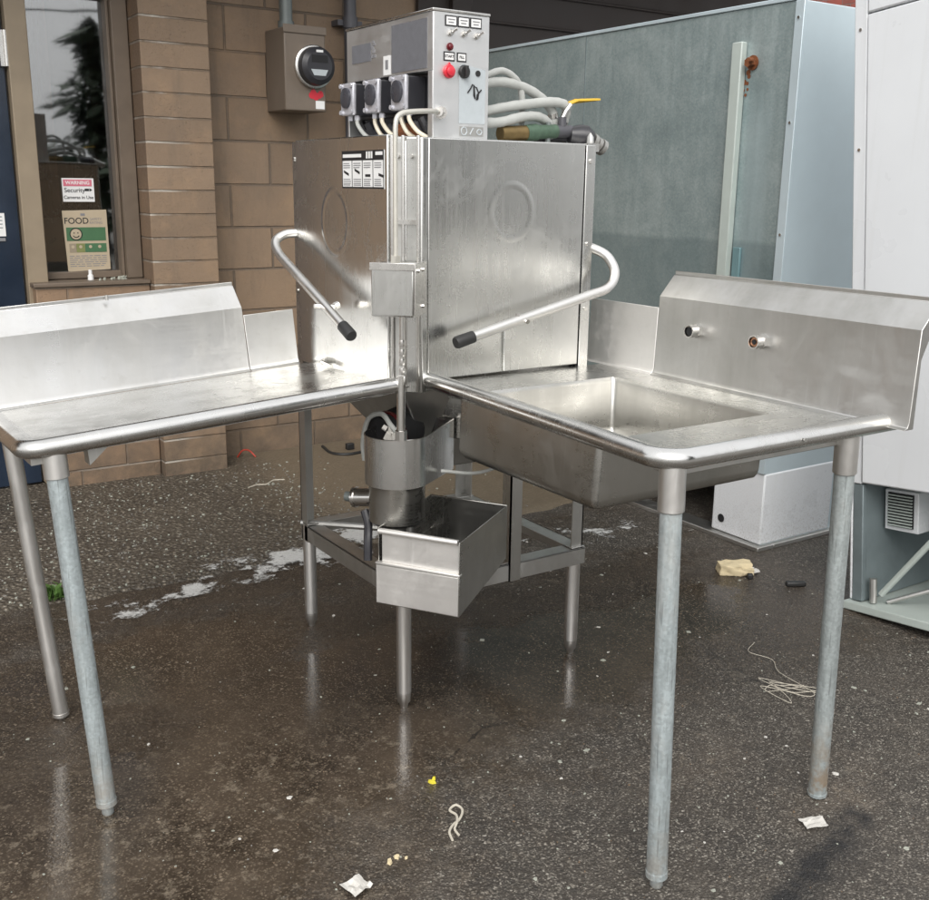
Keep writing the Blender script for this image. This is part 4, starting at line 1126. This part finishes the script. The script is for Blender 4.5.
# ------------------------------------------------------------------ left table
def norm(v): return Vector(v).normalized()
e1 = norm((.82, .0, .053)); e2 = Vector((0, 1, -.036)); e2 = (e2 - e1 * e2.dot(e1)).normalized(); e3 = e1.cross(e2)
TX = frame((-.052, -.048, .8935), e1, e2, e3)
lt = thing('clean_dish_table', 'plain stainless dish table sagging at its left end, left of the dishwasher', 'table', (-.5, .2, 0))
def rim_profile(r=.0185, inner=.031):
    pr = [(-inner - .014, -.030), (-inner, -.025), (-.018, -.004), (-.012, -.0015)]
    for k in range(15):
        a = math.radians(105 - k * 17)
        pr.append((r * math.cos(a), r * math.sin(a) - r))
    return pr
LL = -.83
b = MB(); b.box(LL + .02, .05, .020, .555, -.034, -.030, TX); b.build('deck', 'steel_deck', lt)
path = [(.0, 0), (-.2, 0), (-.5, 0)] + [(LL + .035 - .035 * math.sin(a), .035 - .035 * math.cos(a)) for a in [PI / 2 * k / 8 for k in range(9)]] + [(LL, .3), (LL, .56)]
b = MB(); b.sweep(path, rim_profile(), 1, TX); b.build('rolled_rim', 'steel_rim', lt, solid=.0015)
def splash(mb, x0, x1, y0, zbend, zt, lean, thick=.045, X=None):
    sec = [(y0 - .014, -.0305), (y0 - .004, -.026), (y0, -.016), (y0 + .006, zbend), (y0 + .006 + lean, zt), (y0 + .010 + lean, zt + .0), (y0 + .010 + lean, zt + .010), (y0 + .013 + lean, zt + .010), (y0 + .013 + lean, zt - .02), (y0 + .016, zbend - .06), (y0 + .016, -.0305)]
    mb.prism([(x0, q[0], q[1]) for q in sec], (x1 - x0, 0, 0), X)
b = MB(); splash(b, LL - .02, -.135, .575, .143, .200, .048, X=TX); b.build('backsplash', 'steel_splash', lt, bevel=.0012)
b = MB()
sec = [(.561, -.0305), (.571, -.026), (.575, -.016), (.580, .122), (.584, .122), (.584, -.0305)]
b.prism([(-.133, q[0], q[1]) for q in sec], (.145, 0, 0), TX); b.build('side_splash', 'steel_splash', lt, bevel=.001)
b = MB(); b.box(LL + .05, -.02, .10, .14, -.062, -.0345, TX); b.piece(); b.box(LL + .05, -.02, .44, .48, -.062, -.0345, TX)
b.build('support_channel', 'steel_dark', lt)
b = MB(); b.prism([TX @ Vector(q) for q in ((LL + .12, .02, -.036), (LL + .17, .02, -.036), (LL + .12, .02, -.075))], TX.to_3x3() @ Vector((0, .04, 0)))
b.box(LL + .008, LL + .05, .012, .54, -.052, -.0345, TX); b.build('gusset', 'steel_dark', lt)
def leg(parent, top, foot, mat, socket='steel_tube', r=.0205, sock=.075, foot_mat='galv', foot_h=.03):
    top, foot = Vector(top), Vector(foot)
    d_ = (foot - top).normalized()
    b = MB(); b.tube([top + d_ * (sock - .012), foot - d_ * foot_h], r, 24); lg = b.build('leg', mat, parent)
    b = MB(); b.tube([top, top + d_ * sock * .98, top + d_ * sock], [r * 1.2, r * 1.2, r * 1.12], 24); b.build('leg_socket', socket, lg)
    b = MB(); b.tube([foot - d_ * (foot_h + .006), foot - d_ * foot_h * .8], r * 1.06, 20); b.tube([foot - d_ * foot_h, foot - d_ * .004, foot], [r * .62, r * .62, r * .5], 14); b.build('foot', foot_mat, lg)
    return lg
leg(lt, (-.826, -.036, .818), (-.785, -.072, .0), 'galv', sock=.06)
tag(leg(lt, (-.830, .440, .795), (-.772, .414, .0), 'steel_tube', foot_mat='steel_tube', foot_h=.012, sock=.05, r=.0195), 'plain stainless rear leg')
b = MB(); b.tube([TX @ Vector((LL + .35, .612, .2)), TX @ Vector((LL + .35, .612, .213))], .004, 8); b.build('cap_screw', 'steel_dark', lt)

# ------------------------------------------------------------------ right table with sink
rt = thing('sink_table', 'stainless sink table with square bowl and two tap holes, right of the dishwasher', 'table', (.3, -.5, 0))
ZD = .866
XB = .632
# deck with a bowl opening
bx0, bx1, by0, by1, br = .082, .518, -.692, -.178, .015
def rrect(x0, x1, y0, y1, r, z, n=6):
    out = []
    for cx, cy, a in ((x1 - r, y1 - r, 0), (x0 + r, y1 - r, PI / 2), (x0 + r, y0 + r, PI), (x1 - r, y0 + r, 1.5 * PI)):
        for k in range(n + 1):
            q = a + PI / 2 * k / n
            out.append((cx + r * math.cos(q), cy + r * math.sin(q), z))
    return out
hole = rrect(bx0, bx1, by0, by1, br, ZD)
outer = [(.055, -.01, ZD), (.03, -.86, ZD), (XB + .01, -.86, ZD), (XB + .01, -.01, ZD)]
bmd = bmesh.new()
hv = [bmd.verts.new(q) for q in hole]; ov = [bmd.verts.new(q) for q in outer]
ed = [bmd.edges.new((hv[i], hv[(i + 1) % len(hv)])) for i in range(len(hv))] + [bmd.edges.new((ov[i], ov[(i + 1) % 4])) for i in range(4)]
bmesh.ops.triangle_fill(bmd, use_beauty=True, use_dissolve=False, edges=ed)
b = MB()
bmd.verts.index_update()
b.add([v.co.copy() for v in bmd.verts], [tuple(v.index for v in f.verts) for f in bmd.faces])
bmd.free()
b.build('deck', 'steel_deck', rt, solid=.003, soff=-1)
b = MB()
loops = [rrect(bx0, bx1, by0, by1, br, ZD - .001)]
for ins, z, x0_ in ((.002, ZD - .004, bx0 - .001), (.008, ZD - .012, .042), (.012, .742, .037), (.014, .730, .039), (.019, .722, .046), (.034, .719, .062)):
    loops.append(rrect(x0_, bx1 - ins * .5, by0 + ins, by1 - ins, max(.012, br - ins * .2), z))
m_ = len(loops[0])
vs = [q for l in loops for q in l]
fs = [(i * m_ + k, i * m_ + (k + 1) % m_, (i + 1) * m_ + (k + 1) % m_, (i + 1) * m_ + k) for i in range(len(loops) - 1) for k in range(m_)] + [tuple(range((len(loops) - 1) * m_, len(loops) * m_))]
b.add(vs, fs); bowl = b.build('sink_bowl', 'steel_bowl', rt, solid=.003, angle=50)
b = MB(); b.tube([(.3, -.44, .7225), (.3, -.44, .7265)], .05, 24); b.tube([(.3, -.44, .716), (.3, -.44, .64)], .024, 16); b.build('drain', 'steel_bright', bowl)
path = [(.068, .0), (.062, -.12), (.044, -.45)] + [(.0225 + .05 - .05 * math.cos(a), -.836 - .05 * math.sin(a)) for a in [PI / 2 * k / 10 for k in range(11)]] + [(.4, -.886), (XB + .0, -.886), (XB + .04, -.886)]
P3 = rim_profile()
XR = Matrix.Translation((0, 0, .889))
b = MB(); b.sweep(path, P3, -1, XR); rim = b.build('rolled_rim', 'steel_rim', rt, solid=.0015)
# backsplash along x = XB, running toward the viewer
SX = frame((XB, 0, ZD + .0305), (0, -1, 0), (1, 0, 0), (0, 0, 1))
b = MB(); splash(b, .205, .945, 0.0, .172, .224, .046, X=SX); b.build('backsplash', 'steel_splash_dull', rt, bevel=.0012)
b = MB()
sec = [(-.014, -.0305), (-.004, -.026), (0, -.016), (.006, .142), (.010, .142), (.010, -.0305)]
b.prism([(-.062, q[0], q[1]) for q in sec], (.265, 0, 0), SX); b.build('side_splash', 'steel_pan', rt, bevel=.001)
for k, (yy, mt_) in enumerate(((-.348, 'steel_bright'), (-.552, 'copper'))):
    b = MB(); pts = [(XB + .004, yy, .997), (XB - .030, yy, .997)]
    b.tube([pts[0], (XB - .008, yy, .997)], .017, 6)
    b.tube([(XB - .008, yy, .997), (XB - .030, yy, .997)], .0145, 20, cap=False)
    b.tube([(XB - .030, yy, .997), (XB - .0302, yy, .997)], .0145, 20, cap=False)
    tp = b.build('tap_inlet', 'steel_bright', rt, solid=.003)
    b = MB(); b.tube([(XB - .008, yy, .997), (XB - .026, yy, .997)], .011, 16); b.build('inlet_bore', mt_ if k else 'void', tp)
    if k:
        b = MB(); b.tube([(XB - .0265, yy, .997), (XB - .0275, yy, .997)], .006, 12); b.build('inlet_hole', 'void', tp)
b = MB(); b.box(.055, .60, -.852, -.815, .835, .862); b.piece(); b.box(.545, .60, -.815, -.02, .84, .862); b.piece()
b.prism([(.035, -.86, .862), (.035, -.86, .842), (.08, -.86, .83), (.56, -.86, .83), (.60, -.86, .845), (.645, -.86, .862)], (0, .006, 0))
b.build('support_channel', 'steel_dark', rt, bevel=.002)
leg(rt, (.0525, -.868, .868), (.057, -.892, .0), 'galv', sock=.098)
leg(rt, (.544, -.868, .866), (.588, -.856, .0), 'galv_rusty', foot_h=.006, sock=.096)
b = MB(); b.box(.0765, .079, -.9085, -.9075, .0, .0); 
b = MB(); b.tube([(.36, -.9068, .872), (.36, -.909, .872)], .004, 8); b.build('rim_dent', 'steel_dark', rt)

# ------------------------------------------------------------------ litter, suds, small things on the ground
def chip(mb, x, y, z, s, flat=.4, mi=0):
    n = rnd.randint(4, 6); a0 = rnd.random() * 6.28
    el = rnd.uniform(.55, 1.0); rot = rnd.random() * PI
    pts = []
    for k in range(n):
        a = a0 + 2 * PI * k / n + rnd.uniform(-.3, .3)
        q = (s * math.cos(a) * rnd.uniform(.7, 1.1), s * el * math.sin(a) * rnd.uniform(.7, 1.1))
        pts.append((q[0] * math.cos(rot) - q[1] * math.sin(rot), q[0] * math.sin(rot) + q[1] * math.cos(rot)))
    h = s * flat
    vs = [(x + q[0], y + q[1], z - .002) for q in pts] + [(x + q[0] * .75, y + q[1] * .75, z + h) for q in pts]
    mb.add(vs, [tuple(range(n, 2 * n))] + [(k, (k + 1) % n, n + (k + 1) % n, n + k) for k in range(n)], mi)
b = MB()
for k in range(5200):
    x, y = rnd.uniform(-1.6, 2.4), rnd.uniform(1.2, 2.45)
    if rnd.random() > .30 + .75 * max(0, noise.noise((x * 2.2, y * 2.2, 1)) + .35): continue
    if x > .7 and rnd.random() < .8: continue
    chip(b, x, y, .012, rnd.uniform(.002, .0075), .5, rnd.choice((0, 0, 1, 1)))
tag(b.build('gravel', ['stone_pale', 'stone_mid'], smooth=False), 'loose pale gravel on the concrete by the wall', 'gravel', kind='stuff')
b = MB()
for k in range(5200):
    x, y = rnd.uniform(-1.3, 2.0), rnd.uniform(-1.2, 1.2)
    dens = .30 + .7 * (1 if (y < -.3 and x > -.2) else 0) + .5 * max(0, noise.noise((x * 1.7, y * 1.7, 4)))
    if rnd.random() > dens: continue
    chip(b, x, y, 0, rnd.choice((.0012, .0015, .002, .002, .003)) * rnd.uniform(.8, 1.4), .45, rnd.choice((0, 0, 1, 1, 1, 3)))
for k in range(300):
    x, y = rnd.uniform(-1.2, 1.7), rnd.uniform(-1.15, .9)
    if rnd.random() > (1 if y < -.35 and x > -.3 else .45): continue
    chip(b, x, y, 0, rnd.choice((.003, .004, .005, .006, .009)) * rnd.uniform(.8, 1.4), .2, rnd.choice((2, 0, 0)))
tag(b.build('litter_grit', ['stone_pale', 'stone_mid', 'paper', 'stone_brown'], smooth=False), 'tiny pale chips and paper scraps strewn over the wet asphalt', 'litter', kind='stuff')
def suds_material():
    n = Nodes('soap_film')
    d = n.attr('dens')
    streak = n.noise(1, 7, .75, n.coord((11, 30, 1), (0, 0, .12)), dist=1.2)
    bub = n.noise(75, 5, .75)
    brk = n.rng(n.noise(7.5, 4, .65), .42, .60, -.30, .10)
    a = n.math('ADD', n.math('ADD', n.math('MULTIPLY', streak, 1.0), n.math('MULTIPLY', bub, .62)), n.math('SUBTRACT', n.math('MULTIPLY', d, .56), 1.02))
    a = n.rng(n.math('ADD', a, brk), .0, .20, 0, .92)
    n.t.links.new(a, n.b.inputs['Alpha'])
    return n.set(n.mix(bub, (.50, .50, .48), (.86, .86, .84)), .4, 0, n.bump(n.math('ADD', bub, streak), .7, .006))
M['soap_film'] = suds_material()
b = MB()
sx = [-.75 + .02 * k for k in range(125)]; sy = [.62 + .02 * k for k in range(42)]
dens = []
for y in sy:
    for x in sx:
        t_ = max(0., min(1., (y - 1.08) / .14))
        b.v.append(Vector((x, y, .0035 + .0125 * t_)))
        q = max(blob(x, y, .30, 1.18, .36, .10, .05, .7), blob(x, y, -.20, 1.07, .32, .05, .08, .8) * .85, blob(x, y, .55, 1.27, .2, .13, 0, .7),
                blob(x, y, -.48, 1.00, .16, .05, .1, .8) * .75, blob(x, y, 1.38, .82, .34, .07, -.3, .8) * .55, blob(x, y, .52, 1.25, .12, .10, 0, .5) * 1.1)
        dens.append(q)
m_ = len(sx)
b.f = [(j * m_ + i, j * m_ + i + 1, (j + 1) * m_ + i + 1, (j + 1) * m_ + i) for j in range(len(sy) - 1) for i in range(m_ - 1)
       if max(dens[j * m_ + i], dens[j * m_ + i + 1], dens[(j + 1) * m_ + i], dens[(j + 1) * m_ + i + 1]) > .02]
b.mi = [0] * len(b.f)
so = b.build('soap_suds', 'soap_film')
at_ = so.data.attributes.new('dens', 'FLOAT', 'POINT'); at_.data.foreach_set('value', dens)
tag(so, 'white soapy suds drying along the concrete edge behind the dishwasher', 'suds', kind='stuff')

def rope(name, pts, r, mat, label, cat):
    b = MB(); b.tube(smooth_path(pts, 6), r, 8); return tag(b.build(name, mat), label, cat)
rope('string', [(-.205, -.556, .003), (-.196, -.530, .004), (-.176, -.512, .003), (-.150, -.500, .003), (-.128, -.476, .004), (-.132, -.455, .005), (-.152, -.462, .003), (-.150, -.486, .004), (-.164, -.510, .005), (-.180, -.526, .003), (-.184, -.548, .003)], .0028, 'string', 'looped white string lying on the asphalt below the scrap pan', 'string')
rope('string', [(.41, 2.09, .014), (.46, 2.11, .015), (.50, 2.10, .014), (.55, 2.14, .015), (.60, 2.13, .014)], .0028, 'string', 'long white string lying on the concrete near the wall', 'string')
rope('power_cable', [(1.02, 2.60, .016), (1.00, 2.45, .016), (1.06, 2.38, .018), (1.17, 2.40, .017), (1.30, 2.44, .016), (1.5, 2.40, .016)], .008, 'black', 'black power cord with plug lying by the wall behind the dishwasher', 'cord')
b = MB(); b.box(1.10, 1.14, 2.47, 2.50, .013, .045); tag(b.build('plug_block', 'black', bevel=.004), 'small black plug block beside the cord near the wall', 'plug')
rope('red_wire', [(.565, 2.62, .014), (.585, 2.60, .05), (.62, 2.60, .045), (.645, 2.58, .014)], .004, 'wire_red', 'bent red wire beside the foot of the pilaster', 'wire')
wp = []
rw = random.Random(21)
for k in range(17):
    a = k * 1.9 + rw.uniform(-.9, .9); q = .02 + .085 * rw.random()
    wp.append((.93 + q * math.cos(a) * .8 + (k - 8) * .006, -.475 + q * math.sin(a) * 1.1, .003 + .010 * rw.random()))
wp += [(1.0, -.40, .006), (1.05, -.33, .004), (1.03, -.26, .006), (1.10, -.22, .003)]
rope('thin_wire', wp, .0009, 'string', 'tangle of thin pale wire on the asphalt between the sink table legs', 'wire')
t = thing('foam_scrap', 'broken yellowish foam block lying on the asphalt by the cooler', 'foam', (1.52, .22, 0))
b = MB(); FX = frame((1.50, .225, .0), (.83, -.56, 0), (.56, .83, 0), (0, 0, 1))
bmf = bmesh.new(); bmesh.ops.create_cube(bmf, size=1)
bmesh.ops.subdivide_edges(bmf, edges=bmf.edges[:], cuts=9, use_grid_fill=True)
for v in bmf.verts:
    p_ = Vector((v.co.x * .118, v.co.y * .072, v.co.z * .036))
    k_ = noise.noise((p_.x * 38, p_.y * 38, p_.z * 50)) * .008 + noise.noise((p_.x * 120, p_.y * 120, p_.z * 120)) * .003
    if v.co.x > .2 and v.co.y < -.1: p_.z -= (v.co.z + .5) * .012
    if v.co.x < -.3: p_.y *= .82
    p_ += v.co.normalized() * k_; p_.z = max(.001, p_.z + .019)
    v.co = FX @ p_
bmf.verts.index_update()
b.add([v.co.copy() for v in bmf.verts], [tuple(v.index for v in f.verts) for f in bmf.faces]); bmf.free()
b.build('foam_block', 'foam_block', t, angle=60)
b = MB()
for k in range(7):
    c_ = Vector((.064 + rnd.uniform(-.012, .012), -.012 + rnd.uniform(-.02, .02), .004 + .002 * k)); a_ = rnd.random() * 6.28; l_ = rnd.uniform(.010, .020)
    b.add([FX @ (c_ + Vector((l_ * math.cos(a_ + q), l_ * math.sin(a_ + q), rnd.uniform(0, .012)))) for q in (0, 1.4, 3.0, 4.5)] , [(0, 1, 2, 3)])
b.build('torn_paper', 'paper', t, smooth=False)
b = MB(); b.box(.030, .05, -.066, -.046, .001, .020, FX); b.build('black_bit', 'black', t, bevel=.004)
b = MB(); b.box(-.035, .035, -.011, .011, .001, .018, frame((1.585, .025, 0), (.86, -.5, 0), (.5, .86, 0), (0, 0, 1)))
tag(b.build('black_scrap', 'black', bevel=.005), 'short black rubber scrap on the asphalt right of the foam block', 'scrap')
def crumpled(name, cx, cy, w_, h_, rot, amp, seed, label):
    mb = MB(); r_ = random.Random(seed); n = 6
    for j in range(n):
        for i in range(n):
            u_, v_ = (i / (n - 1) - .5), (j / (n - 1) - .5)
            e_ = 1 + .25 * noise.noise((u_ * 3, v_ * 3, seed))
            x_, y_ = u_ * w_ * e_, v_ * h_ * e_
            z_ = .003 + amp * (.8 + noise.noise((u_ * 2.6 + seed, v_ * 2.6, 1.7))) + r_.random() * amp * .3
            mb.v.append(Vector((cx + x_ * math.cos(rot) - y_ * math.sin(rot), cy + x_ * math.sin(rot) + y_ * math.cos(rot), z_)))
    mb.f = [(j * n + i, j * n + i + 1, (j + 1) * n + i + 1, (j + 1) * n + i) for j in range(n - 1) for i in range(n - 1)]
    mb.mi = [0] * len(mb.f)
    return tag(mb.build(name, 'paper', solid=.0008, smooth=False), label, 'paper')
crumpled('paper_scrap', .490, -.925, .052, .036, -.35, .004, 3, 'flat white paper scrap lying near the rusty sink table leg')
crumpled('paper_scrap', -.447, -.588, .050, .040, .3, .010, 8, 'crumpled white paper scrap at the bottom edge of the photo')
b = MB(); chip(b, -.126, -.345, 0, .011, .6); chip(b, -.118, -.341, .006, .007, .6); tag(b.build('yellow_scrap', 'yellow_scrap'), 'bright yellow scrap in front of the center dishwasher leg', 'scrap')
b = MB(); chip(b, -.35, -.545, 0, .012, .4); chip(b, -.33, -.54, 0, .010, .4); chip(b, -.315, -.552, 0, .006, .4); tag(b.build('food_scrap', 'foam_block'), 'pale crumbled food scrap between string and crumpled paper', 'scrap')
t = thing('weed', 'small green weed growing at the concrete edge behind the left table legs', 'plant', (-.60, 1.22, 0))
b = MB()
for k in range(46):
    a = rnd.random() * 6.28; l = rnd.uniform(.015, .05); h = rnd.uniform(.01, .06); w_ = rnd.uniform(.006, .012)
    c_ = Vector((-.60 + rnd.uniform(-.04, .04), 1.22 + rnd.uniform(-.02, .02), .005)); d_ = Vector((math.cos(a), math.sin(a), 0)); sd = Vector((-d_.y, d_.x, 0))
    b.add([c_, c_ + d_ * l * .5 + sd * w_ + Vector((0, 0, h * .8)), c_ + d_ * l + Vector((0, 0, h)), c_ + d_ * l * .5 - sd * w_ + Vector((0, 0, h * .8))], [(0, 1, 2, 3)])
b.build('leaves', 'weed', t, smooth=False)
b = MB()
for k in range(6): b.tube([(-.60 + .01 * k - .03, 1.22, .0), (-.60 + .014 * k - .04, 1.22, .04)], .0015, 5)
b.build('stem', 'weed', t)

# ------------------------------------------------------------------ surroundings: red building, trees and pole that the glass and steel mirror
t = thing('red_brick_building', 'red brick building far beyond the walk-in cooler', 'building', (9, 4, 0))
b = MB(); b.box(8.5, 12, 2.0, 8.6, 0, 5.0); b.build('wall', 'red_brick', t)
b = MB(); b.box(8.4, 12.1, 1.9, 8.7, 5.0, 5.2); b.build('roof', 'roofing', t)
def conifer(x, y, h, r, label, n=3200, mat='leaf_dark'):
    t = thing('conifer_tree', label, 'tree', (x, y, 0), 'trees across the lot')
    b = MB(); b.tube([(x, y, 0), (x, y, h * .5), (x, y, h * .95)], [h * .025, h * .018, .01], 8); b.build('trunk', 'bark', t)
    b = MB()
    for k in range(n):
        q = rnd.random() ** 1.3
        z = h * (.08 + .92 * q)
        lim = r * (1 - q) ** .85 * (.72 + .35 * math.sin(z * 5.3 + x)) + .05
        a = rnd.random() * 6.28; rr_ = lim * math.sqrt(rnd.random())
        c_ = Vector((x + rr_ * math.cos(a), y + rr_ * math.sin(a), z))
        d_ = Vector((math.cos(a) + rnd.uniform(-.4, .4), math.sin(a) + rnd.uniform(-.4, .4), rnd.uniform(-.7, .1))).normalized() * h * rnd.uniform(.02, .05)
        sd = d_.cross(Vector((rnd.uniform(-.3, .3), rnd.uniform(-.3, .3), 1))).normalized() * h * rnd.uniform(.010, .022)
        b.add([c_ - d_, c_ + sd, c_ + d_, c_ - sd], [(0, 1, 2, 3)])
    b.build('crown', mat, t, smooth=False)
conifer(6.0, -13.5, 10, 2.9, 'tall dark conifer across the lot, mirrored in the shop window beside the pole')
conifer(4.5, -14.6, 4.4, 1.7, 'short dark conifer mirrored in the shop window left of the pole')
conifer(7.6, -13, 7.2, 2.2, 'broad dark conifer across the lot, farthest to the right in the window glass')
conifer(3.1, -18, 3.4, 1.6, 'low round bush mirrored at the left side of the shop window', mat='leaf_mid')
t = thing('utility_pole', 'wooden utility pole with wires mirrored in the shop window', 'pole', (4.62, -13.2, 0))
b = MB(); b.tube([(4.62, -13.2, 0), (4.62, -13.2, 9)], [.16, .12], 12); b.box(3.8, 5.4, -13.26, -13.14, 7.9, 8.05); b.build('post', 'bark', t)
for zz, y0 in ((4.4, -13.2), (4.75, -13.2), (5.2, -13.2)):
    b = MB(); b.tube([(-20, y0 - 4, zz - .6), (-8, y0 - 2, zz - .9), (4.62, y0, zz)], .02, 6); b.build('wire', 'black', t)
for k, (x, y, h, r_) in enumerate(((-14, -22, 6, 2.5), (14, -20, 7, 3), (20, -10, 6.5, 3), (-22, -8, 6, 3))):
    conifer(x, y, h, r_, ('leafy tree far across the lot behind the viewer', 'leafy tree far across the lot behind the viewer', 'leafy tree far to the right beyond the lot', 'leafy tree far to the left beyond the lot')[k], 700, 'leaf_mid')
